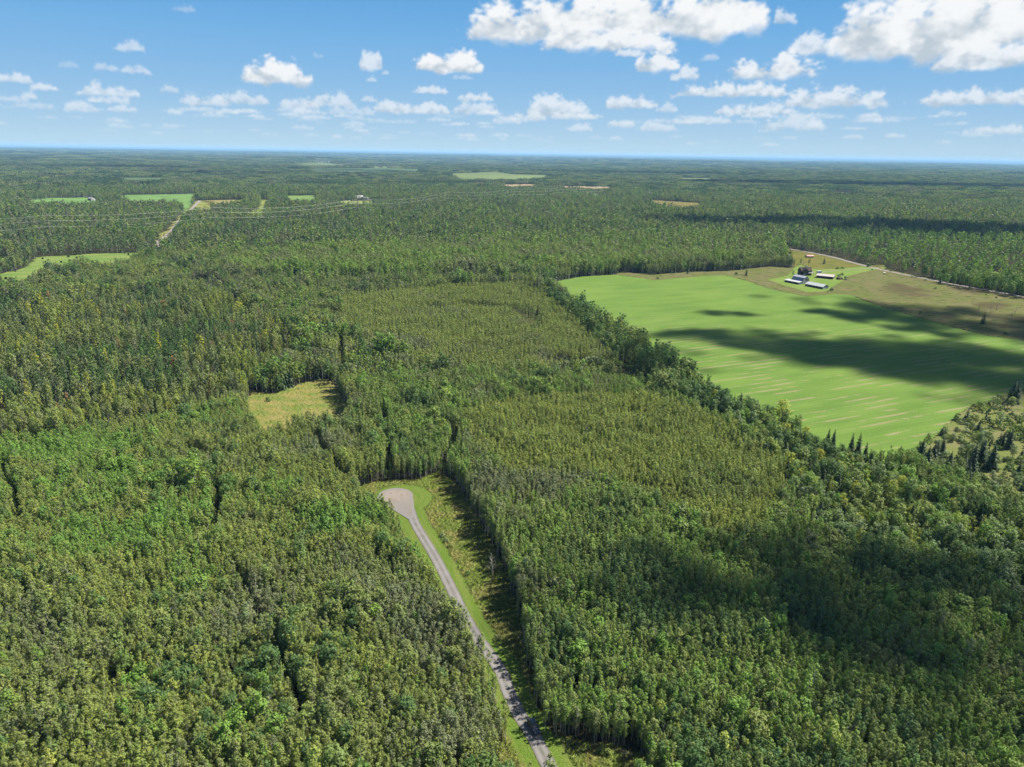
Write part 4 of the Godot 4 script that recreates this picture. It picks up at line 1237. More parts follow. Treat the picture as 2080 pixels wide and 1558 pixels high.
func build_farm() -> void:
	var white := mat("white_painted_siding", Color(0.36, 0.375, 0.39), 0.6)
	var tin := mat("pale_metal_roof", Color(0.31, 0.32, 0.335), 0.5, 0.1)
	var blue := mat("shade_toned_blue_grey_roof", Color(0.13, 0.165, 0.21), 0.8)  # blue-grey is shade on the steep slope, put into its colour
	var brown := mat("dark_brown_boards", Color(0.035, 0.024, 0.020), 0.75)
	var brown_roof := mat("dark_brown_shingles", Color(0.055, 0.042, 0.038), 0.85)
	var red := mat("red_brown_boards", Color(0.16, 0.055, 0.04), 0.8)
	var stone := mat("grey_block_wall", Color(0.30, 0.29, 0.26), 0.9)
	var dark := mat("dark_opening", Color(0.015, 0.015, 0.015), 0.8)
	var turn := atan2(-0.866, 0.5)                # local x runs along the long front wall, local z to the front (-v)
	# gambrel barn with its lean-to: local x along the front, z towards the hay field
	var o := base("gambrel_barn", Vector3(286.4, 0, -681.0), turn)
	tag(o, "white barn with gambrel roof shade-tinted blue-grey and long white lean-to", "barn")
	var w := 4.4
	part("wall", prism([Vector2(-w, 0), Vector2(-w, 3.0), Vector2(-w * 0.62, 5.9), Vector2(0, 7.4), Vector2(w * 0.62, 5.9), Vector2(w, 3.0), Vector2(w, 0)], -6.6, 6.6, stone), o)
	for s: float in [1.0, -1.0]:
		var a := v3(-6.9, 2.85, (w + 0.12) * s)
		var b := v3(6.9, 2.85, (w + 0.12) * s)
		var c := v3(6.9, 5.95, w * 0.64 * s)
		var d := v3(-6.9, 5.95, w * 0.64 * s)
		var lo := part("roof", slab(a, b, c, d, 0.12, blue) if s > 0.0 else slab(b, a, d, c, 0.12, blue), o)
		lo.set_meta("label", "steep lower roof slope with shade painted in as blue-grey")
		var e := v3(6.9, 7.5, 0)
		var f := v3(-6.9, 7.5, 0)
		part("roof", slab(d, c, e, f, 0.12, tin) if s > 0.0 else slab(c, d, f, e, 0.12, tin), o)
	part("chimney", boxm(v3(2.6, 6.6, -0.5), v3(3.1, 8.6, 0.0), stone), o)
	part("lean_to_wall", prism([Vector2(w + 0.02, 0), Vector2(w + 0.02, 2.75), Vector2(w + 5.6, 2.0), Vector2(w + 5.6, 0)], -10.6, 6.4, white), o)
	part("lean_to_roof", slab(v3(-10.9, 2.02, w + 5.9), v3(6.7, 2.02, w + 5.9), v3(6.7, 2.86, w + 0.15), v3(-10.9, 2.86, w + 0.15), 0.1, tin), o)
	for k in 6: window_on(o, v3(-9.0 + k * 2.8, 0.75, w + 5.63), Vector2(1.0, 0.7), 1.0)
	part("hay_door", boxm(v3(6.61, 3.2, -0.9), v3(6.68, 5.2, 0.9), brown), o)
	# long white shed in line with the lean-to
	o = base("livestock_shed", Vector3(293.5, 0, -658.0), turn)
	tag(o, "long low white shed with pale metal roof and red-brown gable", "shed")
	part("wall", prism([Vector2(-4.4, 0), Vector2(-4.4, 2.2), Vector2(0, 4.0), Vector2(4.4, 2.2), Vector2(4.4, 0)], -9.8, 9.8, white), o)
	roof_pair(o, 19.6, 8.8, 2.2, 4.0, 0.35, tin)
	part("gable_boards", prism([Vector2(-4.1, 2.25), Vector2(0, 3.92), Vector2(4.1, 2.25)], 9.82, 9.9, red), o)
	for k in 6: window_on(o, v3(-7.6 + k * 3.0, 0.8, 4.43), Vector2(1.1, 0.7), 1.0)
	# dark brown farmhouse with cross gables
	o = base("farmhouse", Vector3(311.0, 0, -731.5), 0.12)
	tag(o, "dark brown two-storey farmhouse with cross gables and pale chimney", "house")
	part("wall", prism([Vector2(-3.6, 0), Vector2(-3.6, 5.0), Vector2(0, 8.2), Vector2(3.6, 5.0), Vector2(3.6, 0)], -6.0, 6.0, brown), o)
	roof_pair(o, 12.0, 7.2, 5.0, 8.2, 0.4, brown_roof)
	var wing := part("wing_wall", prism([Vector2(-3.2, 0), Vector2(-3.2, 4.6), Vector2(0, 7.6), Vector2(3.2, 4.6), Vector2(3.2, 0)], 0.0, 6.4, brown), o)
	wing.rotation.y = -PI / 2
	wing.position = v3(-2.6, 0, 0.2)
	for s: float in [1.0, -1.0]:
		var a := v3(-2.6 + 3.7 * s, 4.2, 0.2)
		var b := v3(-2.6 + 3.7 * s, 4.2, 7.0)
		var c := v3(-2.6, 7.7, 7.0)
		var d := v3(-2.6, 7.7, 0.2)
		part("wing_roof", slab(b, a, d, c, 0.12, brown_roof) if s > 0.0 else slab(a, b, c, d, 0.12, brown_roof), o)
	part("chimney", boxm(v3(0.6, 5.6, -0.9), v3(2.0, 9.3, 0.5), mat("pale_chimney", Color(0.42, 0.34, 0.30), 0.9)), o)
	part("porch_roof", slab(v3(1.2, 2.6, 6.4), v3(7.4, 2.6, 6.4), v3(7.4, 3.4, 3.6), v3(1.2, 3.4, 3.6), 0.12, mat("grey_shingles", Color(0.16, 0.15, 0.15), 0.9)), o)
	for k in 3: part("porch_post", boxm(v3(1.5 + k * 2.7, 0, 6.1), v3(1.7 + k * 2.7, 2.65, 6.3), brown), o)
	for k in 3: window_on(o, v3(1.2 + k * 1.9, 3.6, 3.63), Vector2(0.9, 1.1), 1.0)
	for k in 2: window_on(o, v3(-4.0 + k * 2.4, 1.2 + 0.0 * k, 6.63), Vector2(0.9, 1.2), 1.0)
	# low building with a wide pale roof
	o = base("machine_shed", Vector3(326.0, 0, -713.5), atan2(-0.55, 0.83))
	tag(o, "low dark shed under a wide pale pinkish roof beside the farmhouse", "shed")
	part("wall", prism([Vector2(-5.2, 0), Vector2(-5.2, 2.6), Vector2(0, 3.9), Vector2(5.2, 2.6), Vector2(5.2, 0)], -8.0, 8.0, mat("dark_shed_boards", Color(0.09, 0.085, 0.075), 0.85)), o)
	roof_pair(o, 16.0, 10.4, 2.6, 3.9, 0.6, mat("pale_pink_roof", Color(0.27, 0.235, 0.23), 0.7))
	for k in 3: part("bay_opening", boxm(v3(-6.5 + k * 4.6, 0.05, 5.19), v3(-3.0 + k * 4.6, 2.3, 5.24), dark), o)
	o = base("wood_stack", Vector3(337.0, 0, -705.5), 0.4)
	tag(o, "dark brown pile of stacked logs beside the pale-roofed shed", "wood pile")
	for r in 4:
		for k in 9 - r:
			var lg := Mb.new()
			lg.tube(v3(-2.6, 0.28 + r * 0.5, -2.3 + k * 0.56 + r * 0.28), v3(2.6, 0.28 + r * 0.5, -2.3 + k * 0.56 + r * 0.28), 0.27, 0.24, 6)
			part("log", lg.mesh(mat("log_bark", Color(0.075, 0.055, 0.042), 0.9)), o)
	# things in the yard
	o = base("box_trailer", Vector3(331.0, 0, -742.0), 0.3)
	tag(o, "small white box trailer parked behind the pale-roofed shed", "trailer")
	part("body", boxm(v3(-2.4, 0.6, -1.1), v3(2.4, 2.8, 1.1), white), o)
	part("drawbar", boxm(v3(2.4, 0.65, -0.06), v3(3.6, 0.78, 0.06), dark), o)
	for s: float in [1.0, -1.0]:
		for k in 2:
			var cy := Mb.new()
			cy.tube(v3(-0.5 + k * 0.9, 0.36, 1.08 * s), v3(-0.5 + k * 0.9, 0.36, 1.22 * s), 0.36, 0.36, 12)
			part("wheel", cy.mesh(dark), o)
	house("red_shed", "small shed with faded red roof at the forest edge by the asphalt road", Vector3(372.0, 0, -868.0), 0.2, 9.0, 5.0, 1.9, 2.9, stone, mat("faded_red_roof", Color(0.36, 0.17, 0.15), 0.8), "shed", 1)
	o = base("fuel_tank", Vector3(404.0, 0, -746.0), 0.5)
	tag(o, "small white tank on legs in the rough meadow by the road", "tank")
	var tk := Mb.new()
	tk.tube(v3(-1.2, 1.3, 0), v3(1.2, 1.3, 0), 0.62, 0.62, 14)
	for s: float in [1.0, -1.0]: tk.tube(v3(1.2 * s, 1.3, 0), v3(1.5 * s, 1.3, 0), 0.62, 0.2, 14)
	part("vessel", tk.mesh(white), o)
	for s: float in [1.0, -1.0]:
		for q: float in [1.0, -1.0]: part("leg", boxm(v3(0.9 * s - 0.06, 0, 0.4 * q - 0.06), v3(0.9 * s + 0.06, 0.9, 0.4 * q + 0.06), dark), o)

func build_far_houses() -> void:
	var p := pts(SPOTS.houses)
	var walls := [mat("grey_siding", Color(0.34, 0.34, 0.34)), mat("cream_siding", Color(0.32, 0.30, 0.26)), mat("brown_siding", Color(0.17, 0.12, 0.09)), mat("bluish_siding", Color(0.20, 0.24, 0.30))]
	var roofs := [mat("grey_roof", Color(0.2, 0.2, 0.21), 0.7), mat("white_metal_roof", Color(0.34, 0.345, 0.35), 0.5), mat("brown_roof", Color(0.16, 0.11, 0.09), 0.8)]
	var labels := ["grey-roofed house at the edge of the far green field", "white-roofed building among trees beyond the power line", "first of two small white-roofed sheds among far trees", "second of two small white-roofed sheds among far trees", "grey-roofed house hidden in trees near white sheds", "bluish house among trees behind the power line poles", "white-roofed house by a clearing before the dark spruce belt", "long pale building by a clearing before the shaded forest", "pale-roofed house among trees past the shaded forest", "dark-roofed lodge standing alone in the far forest", "white-roofed barn beside the far grassy strip", "long white shed beyond the far pale field", "small white shed at the end of the far pale field", "brown-roofed house near bare ground by the power line"]
	for i in p.size():
		var big := 1.0 + 0.25 * (i % 3)
		var ro: Material = roofs[1] if "white" in labels[i] or "pale" in labels[i] else roofs[2] if "brown" in labels[i] or "dark" in labels[i] else roofs[0]
		house("far_house" if not ("shed" in labels[i] or "barn" in labels[i]) else "far_shed", labels[i], Vector3(p[i].x, hill(p[i].x, p[i].y), p[i].y), 0.35 * (i % 4) - 0.5, 15.0 * big, 9.0, 4.2 * big, 7.2 * big, walls[i % 4], ro, "shed" if "shed" in labels[i] else "barn" if "barn" in labels[i] else "house")
	p = pts(SPOTS.silos)
	var con := mat("pale_concrete", Color(0.30, 0.295, 0.285), 0.8)
	for i in p.size():
		var o := base("grain_silo", Vector3(p[i].x, hill(p[i].x, p[i].y), p[i].y))
		tag(o, "tall pale silo standing with others at the distant green field", "silo", "silos at the distant field")
		var b := Mb.new()
		var hh := 26.0 + 9.0 * (i % 2)
		b.tube(v3(0, 0, 0), v3(0, hh, 0), 4.5, 4.5, 16)
		part("shaft", b.mesh(con), o)
		b = Mb.new()
		b.tube(v3(0, hh, 0), v3(0, hh + 1.6, 0), 4.6, 3.6, 16)
		b.tube(v3(0, hh + 1.6, 0), v3(0, hh + 3.2, 0), 3.6, 0.4, 16)
		part("dome", b.mesh(mats.white_metal_roof), o)

# ---------------------------------------------------------------- power line
func build_power_line() -> void:
	var p := pts(SPOTS.pylons)
	var wood := mat("weathered_pole", Color(0.13, 0.105, 0.09), 0.9)
	var metal := mat("galvanised_arm", Color(0.30, 0.30, 0.30), 0.6, 0.4)
	var glass := mat("insulator", Color(0.35, 0.33, 0.30), 0.3)
	var tall := 34.0
	var levels := [33.0, 26.0, 18.5]
	for i in p.size():
		var d := (p[mini(i + 1, p.size() - 1)] - p[maxi(i - 1, 0)]).normalized()
		var o := base("power_pole", Vector3(p[i].x, 0, p[i].y), atan2(-d.y, d.x))
		tag(o, "tall dark power pole carrying three wires above the forest", "pole", "poles of the power line")
		var b := Mb.new()
		b.tube(v3(0, -1, 0), v3(0, tall, 0), 0.7, 0.45, 10)
		part("mast", b.mesh(wood), o)
		for k in 3:
			var s := 1.0 if k % 2 == 0 else -1.0
			var arm := part("crossarm", boxm(v3(-0.12, levels[k] - 0.15, minf(0, 2.4 * s)), v3(0.12, levels[k] + 0.15, maxf(0, 2.4 * s)), metal), o)
			b = Mb.new()
			b.tube(v3(0, levels[k] - 0.15, 2.25 * s), v3(0, levels[k] - 1.6, 2.25 * s), 0.13, 0.13, 6)
			part("insulator", b.mesh(glass), arm)
	var al := mat("aluminium_wire", Color(0.36, 0.36, 0.35), 0.45, 0.3)
	var names := ["topmost pale wire of the power line strung over the forest", "middle pale wire of the power line strung over the forest", "lowest pale wire of the power line strung over the forest"]
	for k in 3:
		var b := Mb.new()
		for i in p.size() - 1:
			var s := 1.0 if k % 2 == 0 else -1.0
			var ends := []
			for q in [i, i + 1]:
				var d := (p[mini(q + 1, p.size() - 1)] - p[maxi(q - 1, 0)]).normalized()
				var side := Vector2(-d.y, d.x) * 2.25 * s
				ends.append(Vector3(p[q].x + side.x, levels[k] - 1.6, p[q].y + side.y))
			var sag: float = 0.000075 * pow(ends[0].distance_to(ends[1]), 2.0)
			var last: Vector3 = ends[0]
			for j in range(1, 15):
				var t := j / 14.0
				var q: Vector3 = ends[0].lerp(ends[1], t) - v3(0, sag * 4.0 * t * (1.0 - t), 0)
				b.tube(last, q, 0.10, 0.10, 4)
				last = q
		tag(part("power_wire", b.mesh(al), self), names[k], "wire")

# ---------------------------------------------------------------- bales, car, road things
func lathe(profile: Array, sides: int, axis_x := true) -> Mb:
	# profile of (along, radius)
	var b := Mb.new()
	for i in profile.size() - 1:
		for k in sides:
			var q := []
			for e in [[i, k], [i, k + 1], [i + 1, k + 1], [i + 1, k]]:
				var a: float = TAU * e[1] / sides
				var pr: Vector2 = profile[e[0]]
				q.append(v3(pr.x, cos(a) * pr.y, sin(a) * pr.y))
			var nn: Vector3 = (q[3] - q[0]).cross(q[1] - q[0])
			if nn.length() < 1e-7: nn = (q[2] - q[3]).cross(q[1] - q[2])
			nn = nn.normalized()
			var out := v3(0, q[0].y + q[2].y, q[0].z + q[2].z)
			if nn.dot(out) < -0.01: nn = -nn
			b.quad(q[0], q[3], q[2], q[1], nn, Color.WHITE)
	return b

func build_bales() -> void:
	var hay := StandardMaterial3D.new()
	hay.resource_name = "dry_hay"
	hay.albedo_color = lin(0.42, 0.38, 0.26)
	hay.albedo_texture = noise_tex(0.06, 0.6, 1.0, 8, 4, 128)
	hay.uv1_triplanar = true
	hay.roughness = 0.95
	var body := lathe([Vector2(-0.85, 0.86), Vector2(-0.78, 0.95), Vector2(-0.4, 1.0), Vector2(0, 0.98), Vector2(0.4, 1.0), Vector2(0.78, 0.95), Vector2(0.85, 0.86)], 20).mesh(hay)
	var ends := lathe([Vector2(0, 0.87), Vector2(0.03, 0.7), Vector2(0.015, 0.6), Vector2(0.035, 0.42), Vector2(0.02, 0.28), Vector2(0.04, 0.01)], 20).mesh(mat("cut_hay_face", Color(0.36, 0.33, 0.24), 0.95))
	var p := pts(SPOTS.bales)
	for i in p.size():
		var o := base("hay_bale", Vector3(p[i].x, 1.0, p[i].y), i * 1.7)
		tag(o, "round pale hay bale lying in the stubble field at the forest edge", "hay bale", "round bales in the stubble field")
		part("roll", body, o)
		for s: float in [1.0, -1.0]:
			var e := part("end_face", ends, o)
			e.position.x = 0.85 * s
			if s < 0.0: e.rotation.y = PI

func build_car() -> void:
	var d := Vector2(1.6, 3.6).normalized()
	var o := base("parked_car", Vector3(5.9, 0.17, -116.4), atan2(-d.y, d.x))
	tag(o, "dark blue car parked on the gravel road in tree shade", "car")
	var paint := mat("dark_blue_car_paint", Color(0.012, 0.018, 0.035), 0.25, 0.3)
	paint.clearcoat_enabled = true
	paint.clearcoat = 0.8
	var glass := mat("car_glass", Color(0.012, 0.014, 0.016), 0.08)
	var rubber := mat("tyre_rubber", Color(0.02, 0.02, 0.02), 0.9)
	var rim := mat("alloy_rim", Color(0.45, 0.45, 0.46), 0.35, 0.8)
	# sections along x: half width at sill, half width at shoulder, sill height, shoulder height
	var sec := [[-2.15, 0.62, 0.60, 0.42, 0.78], [-2.05, 0.80, 0.76, 0.30, 0.92], [-1.2, 0.88, 0.84, 0.24, 0.98], [0.0, 0.89, 0.86, 0.22, 0.97], [0.9, 0.88, 0.84, 0.24, 0.95], [1.7, 0.85, 0.78, 0.26, 0.84], [2.05, 0.74, 0.68, 0.32, 0.74], [2.18, 0.58, 0.54, 0.42, 0.66]]
	var b := Mb.new()
	var ring := func(s: Array) -> Array:
		return [v3(s[0], s[3], -s[1] * 0.9), v3(s[0], (s[3] + s[4]) * 0.5, -s[1]), v3(s[0], s[4] - 0.06, -s[2]), v3(s[0], s[4], -s[2] * 0.9), v3(s[0], s[4] + 0.03, 0), v3(s[0], s[4], s[2] * 0.9), v3(s[0], s[4] - 0.06, s[2]), v3(s[0], (s[3] + s[4]) * 0.5, s[1]), v3(s[0], s[3], s[1] * 0.9)]
	for i in sec.size() - 1:
		var r0: Array = ring.call(sec[i])
		var r1: Array = ring.call(sec[i + 1])
		for k in 9: b.face(r0[k], r0[(k + 1) % 9], r1[(k + 1) % 9], r1[k])
	for e in [[0, -1], [sec.size() - 1, 1]]:
		var r: Array = ring.call(sec[e[0]])
		for k in range(1, 8):
			if e[1] > 0: b.tri(r[0], r[k], r[k + 1])
			else: b.tri(r[0], r[k + 1], r[k])
	part("body", b.mesh(paint), o)
	# cabin: roof and pillars, glass between
	var lo := [v3(-1.95, 0.95, 0), v3(0.95, 0.95, 0)]
	part("roof", slab(v3(-1.35, 1.40, 0.58), v3(0.10, 1.42, 0.60), v3(0.10, 1.42, -0.60), v3(-1.35, 1.40, -0.58), 0.06, paint), o)
	part("windscreen", slab(v3(0.95, 0.97, 0.70), v3(0.95, 0.97, -0.70), v3(0.11, 1.42, -0.57), v3(0.11, 1.42, 0.57), 0.02, glass), o)
	part("rear_window", slab(v3(-1.90, 0.95, -0.68), v3(-1.90, 0.95, 0.68), v3(-1.36, 1.40, 0.55), v3(-1.36, 1.40, -0.55), 0.02, glass), o)
	for s: float in [1.0, -1.0]:
		for k in 2:
			var x0 := -1.84 + k * 1.32
			var x1 := -0.57 + k * 1.42
			var t0 := -1.36 + k * 0.82
			var t1 := -0.58 + k * 0.66
			var q := [v3(x0, 0.95, 0.80 * s), v3(x1, 0.96, 0.80 * s), v3(t1, 1.41, 0.60 * s), v3(t0, 1.41, 0.60 * s)]
			part("side_window", slab(q[0], q[1], q[2], q[3], 0.02, glass) if s > 0.0 else slab(q[1], q[0], q[3], q[2], 0.02, glass), o)
		part("pillar", slab(v3(-0.60, 0.95, 0.815 * s), v3(-0.50, 0.95, 0.815 * s), v3(-0.50, 1.42, 0.625 * s), v3(-0.60, 1.42, 0.625 * s), 0.03 * s, paint), o)
		part("mirror", boxm(v3(0.62, 0.96, 0.84 * s - 0.09), v3(0.78, 1.08, 0.84 * s + 0.12), paint), o)
		part("headlight", boxm(v3(2.02, 0.56, 0.50 * s - 0.14), v3(2.17, 0.68, 0.50 * s + 0.10), mat("lamp_glass", Color(0.6, 0.6, 0.6), 0.15)), o)
		part("tail_light", boxm(v3(-2.16, 0.66, 0.52 * s - 0.12), v3(-2.06, 0.80, 0.52 * s + 0.14), mat("red_lamp_glass", Color(0.25, 0.01, 0.01), 0.2)), o)
		for x: float in [1.38, -1.32]:
			var wh := base_part("wheel", o, v3(x, 0.33, 0.80 * s), PI / 2)
			part("tyre", lathe([Vector2(-0.11, 0.20), Vector2(-0.11, 0.30), Vector2(-0.07, 0.33), Vector2(0.07, 0.33), Vector2(0.11, 0.30), Vector2(0.11, 0.20)], 18).mesh(rubber), wh)
			part("rim", lathe([Vector2(-0.09, 0.01), Vector2(-0.09, 0.21), Vector2(0.09, 0.21), Vector2(0.09, 0.01)], 18).mesh(rim), wh)

func base_part(called: String, parent: Node3D, at: Vector3, turn: float) -> Node3D:
	var o := Node3D.new()
	o.name = called
	parent.add_child(o, true)
	o.position = at
	o.rotation.y = turn
	return o

func at3(p: Vector2, size: Vector3, turn := 0.0) -> Transform3D:
	return Transform3D(Basis(Vector3.UP, turn).scaled_local(size), Vector3(p.x, 0, p.y))

func build_singles() -> void:
	rng.seed = 606
	# weeds growing in the middle of the road
	var line := smooth_line(road_line, 1.0)
	var wm: ArrayMesh = shapes["shrub2"][0].crown_mesh
	for i in 15:
		var q := line[clampi(30 + i * 4 + rng.randi() % 3, 0, line.size() - 1)]
		var o := base("road_weed", Vector3(q.x + rng.randf_range(-0.25, 0.25), 0.2, q.y), rng.randf() * TAU)
		var k := rng.randf_range(0.14, 0.26)
		o.scale = Vector3(k, k * 0.5, k)
		tag(o, "low green weed growing in the middle of the gravel road", "weed", "weeds along the middle of the road")
		part("leaves", wm, o, tinted("shrub", "deep"))
	# a thin bent tree fallen from the verge towards the road
	var ft := base("fallen_tree", Vector3(-16.0, 0, -150.2), -0.05)
	tag(ft, "thin pale bent tree fallen from the verge onto the road edge", "fallen tree")
	var b := Mb.new()
	var last := v3(0, 0.1, 0)
	for k in range(1, 9):
		var t := k / 8.0
		var q := v3(t * 4.2, 0.1 + 1.3 * sin(PI * t * 0.9), -0.5 * t * t)
		b.tube(last, q, 0.09 - 0.007 * k, 0.083 - 0.007 * k, 6)
		last = q
	part("trunk", b.mesh(bark_pale), ft)
	var cr := Mb.new()
	clumps(cr, [[v3(3.6, 1.0, -0.4), 0.55], [v3(4.3, 0.7, -0.5), 0.6], [v3(4.8, 0.6, -0.3), 0.5]], 18, 0.2, v3(4, 0.3, 0))
	part("crown", cr.mesh(leaf_mat), ft, tinted("broadleaf", "olive"))
	var p := pts(SPOTS.small)
	var small := [["shrub", "deep", 0.75, "round dark green bush standing alone in the roadside grass"], ["shrub", "olive", 0.85, "olive bush at the edge of tree shade by the road"], ["shrub", "silvery", 0.9, "pale willow bush in the ditch below the turnaround"], ["shrub", "silvery", 0.8, "pale willow bush beside the ditch, middle of three"], ["shrub", "olive", 0.7, "low willow bush farthest down the ditch from the turnaround"], ["shrub", "deep", 1.3, "dark bush casting a shadow alone in the yellow glade"], ["shrub", "greyish", 1.6, "greyish bush at the corner of the yellow glade"], ["shrub", "brownish", 0.8, "brownish bush in shade where the verge narrows"], ["shrub", "yellowish", 1.0, "yellowish bush on the open verge near the parked car"], ["shrub", "olive", 1.2, "olive bush on the open verge past the parked car"], ["shrub", "brownish", 0.9, "dry brownish bush at the end of the open verge"]]
	for i in small.size():
		var s: Array = small[i]
		single_tree(s[0], i, at3(p[i], Vector3(s[2], s[2], s[2]), i * 1.1), s[1], s[3], "bush", "", 0 if i < 5 or i > 6 else 1)
	p = pts(SPOTS.dead)
	for i in p.size():
		single_tree("dead", i, at3(p[i], Vector3(1.1, 0.95 + 0.08 * (i % 4), 1.1), i * 2.0), "brownish", "tall bare pale dead tree rising above the young aspen crowns", "dead tree", "tall dead trees above the aspens")
	p = pts(SPOTS.big_green)
	for i in p.size():
		single_tree("broadleaf", i, at3(p[i], Vector3(1.0, 1.0 - 0.04 * i, 1.0), i * 1.9), "bright", "big fresh green leafy tree standing out of the duller aspen stand", "tree", "big fresh green trees in the aspen stand")
	p = pts(SPOTS.yellow_trees)
	for i in p.size():
		single_tree("broadleaf", i + 2, at3(p[i], Vector3(0.95, 0.85, 0.95), i * 1.3), "yellow" if i % 2 == 0 else "yellowish", "%s early turning tree %s" % ["bright yellow" if i % 2 == 0 else "yellow green", "in the hedge of the hay field" if i < 6 else "in the mixed forest"], "tree", "turning trees", 0 if i < 4 else 1)
	p = pts(SPOTS.carr_spruce)
	for i in p.size():
		var k := 0.62 + 0.12 * (i * 7 % 5)
		single_tree("spruce", i, at3(p[i], Vector3(k * 1.05, k, k * 1.05), i * 0.7), "dark", "dark spruce standing in the brushy wet corner of the hay field", "tree", "spruces in the wet corner by the hay field")
	p = pts(SPOTS.field_edge_spruce)
	for i in p.size():
		var k := 0.75 + 0.1 * (i % 4)
		single_tree("spruce", i + 3, at3(p[i], Vector3(k * 0.8, k, k * 0.8), i * 0.9), "dark", "slim dark spruce in the hedge along the hay field", "tree", "slim spruces in the hedge of the hay field")
	p = pts(SPOTS.meadow_shrubs)
	for i in p.size():
		var k := 0.9 + 0.5 * (i * 5 % 4) / 3.0 + (1.6 if i == 0 else 0.0)
		single_tree("shrub", i, at3(p[i], Vector3(k, k, k), i * 1.4), "deep", "big dark bush where the driveway meets the asphalt road" if i == 0 else "small dark bush dotted in the rough brown meadow", "bush", "" if i == 0 else "dark bushes in the rough meadow", 1)
	p = pts(SPOTS.snags)
	for i in p.size():
		single_tree("dead", i + 4, at3(p[i], Vector3(1.0, 1.25 if i == 0 else 0.9, 1.0), i * 1.2), "brownish", "tall pale dead trunk beside the asphalt road" if i == 0 else "thin bare dead tree standing in the shaded rough meadow", "dead tree", "" if i == 0 else "dead trees in the rough meadow", 1)
	var ft_list := [["spruce", "dark", 0.9, "dark spruce at the far edge of the hay field before the farm"], ["shrub", "deep", 1.8, "low dark bush beside the lone spruce at the field edge"], ["broadleaf", "deep", 0.55, "round dark tree on the lawn beside the barn"], ["broadleaf", "greyish", 0.85, "tall grey-green tree behind the dark brown farmhouse"], ["spruce", "dark", 0.8, "lone pointed spruce between the farmhouse and the asphalt road"], ["shrub", "deep", 1.7, "clipped dark bush on the lawn strip, one of two"], ["shrub", "deep", 1.7, "clipped dark bush on the lawn strip, one of two"], ["shrub", "greyish", 2.0, "grey-green bush behind the wood pile"], ["shrub", "greyish", 2.2, "grey-green bush at the corner of the farm lawn"], ["shrub", "deep", 1.8, "dark bush between the pale-roofed shed and the meadow"], ["shrub", "deep", 1.2, "little bush at the driveway mouth"], ["shrub", "deep", 1.9, "dark bush against the end of the long white shed"], ["spruce", "dark", 0.75, "young spruce in front of the wood at the field's far side"], ["broadleaf", "olive", 0.6, "small olive tree beside the young spruce at the field's far side"], ["spruce", "dark", 0.95, "lone spruce among dead trees in the shaded meadow"], ["shrub", "deep", 1.4, "dark bush in the notch of the hay field's far edge"], ["shrub", "olive", 1.8, "olive bush by the wood behind the hay field"], ["broadleaf", "deep", 0.6, "dark tree at the corner of wood and farm"]]
	p = pts(SPOTS.farm_trees)
	for i in ft_list.size():
		var s: Array = ft_list[i]
		single_tree(s[0], i, at3(p[i], Vector3(s[2], s[2], s[2]), i * 1.6), s[1], s[3], "tree" if s[0] != "shrub" else "bush", "clipped bushes on the lawn" if "one of two" in s[3] else "", 1)

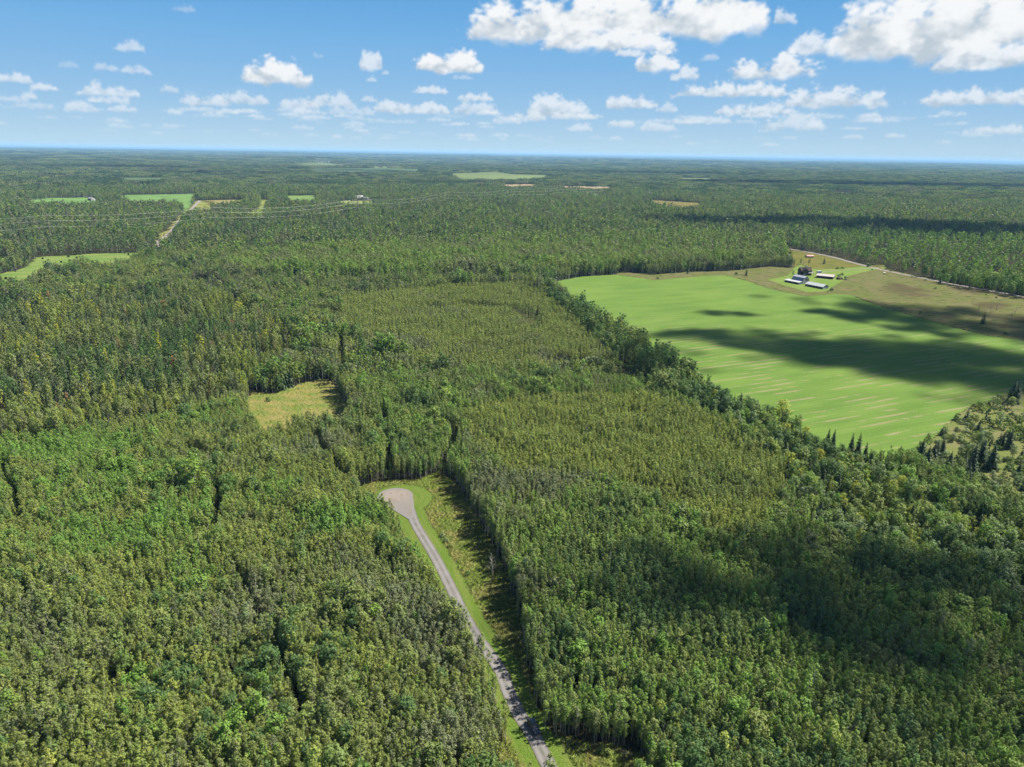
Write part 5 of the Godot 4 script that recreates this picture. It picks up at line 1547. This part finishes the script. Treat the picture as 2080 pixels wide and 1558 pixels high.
# ---------------------------------------------------------------- clouds that stand above the frame and shade the land
func build_clouds() -> void:
	var vapour := StandardMaterial3D.new()
	vapour.resource_name = "cloud_vapour"
	vapour.albedo_color = Color(0.95, 0.95, 0.96, 0.27)
	vapour.transparency = BaseMaterial3D.TRANSPARENCY_ALPHA
	vapour.roughness = 1.0
	vapour.metallic_specular = 0.0
	var puff := SphereMesh.new()
	puff.radial_segments = 14
	puff.rings = 7
	puff.radius = 1.0
	puff.height = 2.0
	var arr := puff.get_mesh_arrays()
	rng.seed = 17
	# where each shadow lies: centre, half length along x and z, number of puffs, height of the cloud, size of a puff
	for s in SHADES:
		var hgt: float = s[5]
		var off := SUN_AZ.normalized() * hgt / tan(deg_to_rad(SUN_EL))
		var o := base("cloud", Vector3(s[0] + off.x, hgt, s[1] + off.y))
		o.set_meta("kind", "structure")
		var st := SurfaceTool.new()
		st.begin(Mesh.PRIMITIVE_TRIANGLES)
		var pm := ArrayMesh.new()
		pm.add_surface_from_arrays(Mesh.PRIMITIVE_TRIANGLES, arr)
		var count := int((3.2 if s[0] > 120.0 else 1.25) * s[2] * s[3] / pow(0.78 * s[6], 2.0))
		for i in count:
			var a := rng.randf() * TAU
			var r := minf(sqrt(rng.randf()) * 0.62 + absf(rng.randfn()) * 0.30, 1.7)
			var x: float = cos(a) * r * s[2]
			var z: float = sin(a) * r * s[3]
			var q := Vector2(x, z).rotated(s[7])
			var w: float = s[6] * rng.randf_range(0.55, 1.25) * (1.1 - 0.35 * r)
			st.append_from(pm, 0, Transform3D(Basis.from_scale(Vector3(w, w * 0.55, w)), Vector3(q.x, rng.randf_range(-0.3, 1.2) * s[6] * 0.6 * maxf(0.0, 1.0 - r), q.y)))
		part("vapour", st.commit(), o, vapour)

func _ready() -> void:
	n_lo.seed = 3
	n_lo.frequency = 0.008
	n_lo.fractal_octaves = 3
	n_mid.seed = 4
	n_mid.frequency = 0.028
	n_mid.fractal_octaves = 3
	n_hi.seed = 5
	n_hi.frequency = 0.16
	n_hi.fractal_octaves = 3
	n_stand.seed = 21
	n_stand.noise_type = FastNoiseLite.TYPE_CELLULAR
	n_stand.cellular_return_type = FastNoiseLite.RETURN_CELL_VALUE
	n_stand.frequency = 0.011
	n_far.seed = 6
	n_far.frequency = 0.0011
	n_far.fractal_octaves = 4
	for n in [n_lo, n_mid, n_hi, n_far]: n.noise_type = FastNoiseLite.TYPE_SIMPLEX_SMOOTH
	road_line = smooth_line(pts(LINES.gravel_road), 4.0)
	setup()
	print("sky ", Time.get_ticks_msec())
	survey()
	print("survey ", Time.get_ticks_msec())
	build_ground()
	build_roads()
	build_clouds()
	print("ground ", Time.get_ticks_msec())
	make_shapes()
	far_forest()
	plant_forest()
	build_farm()
	build_far_houses()
	build_power_line()
	build_bales()
	build_car()
	build_singles()
	grasses()
	print("done ", Time.get_ticks_msec())
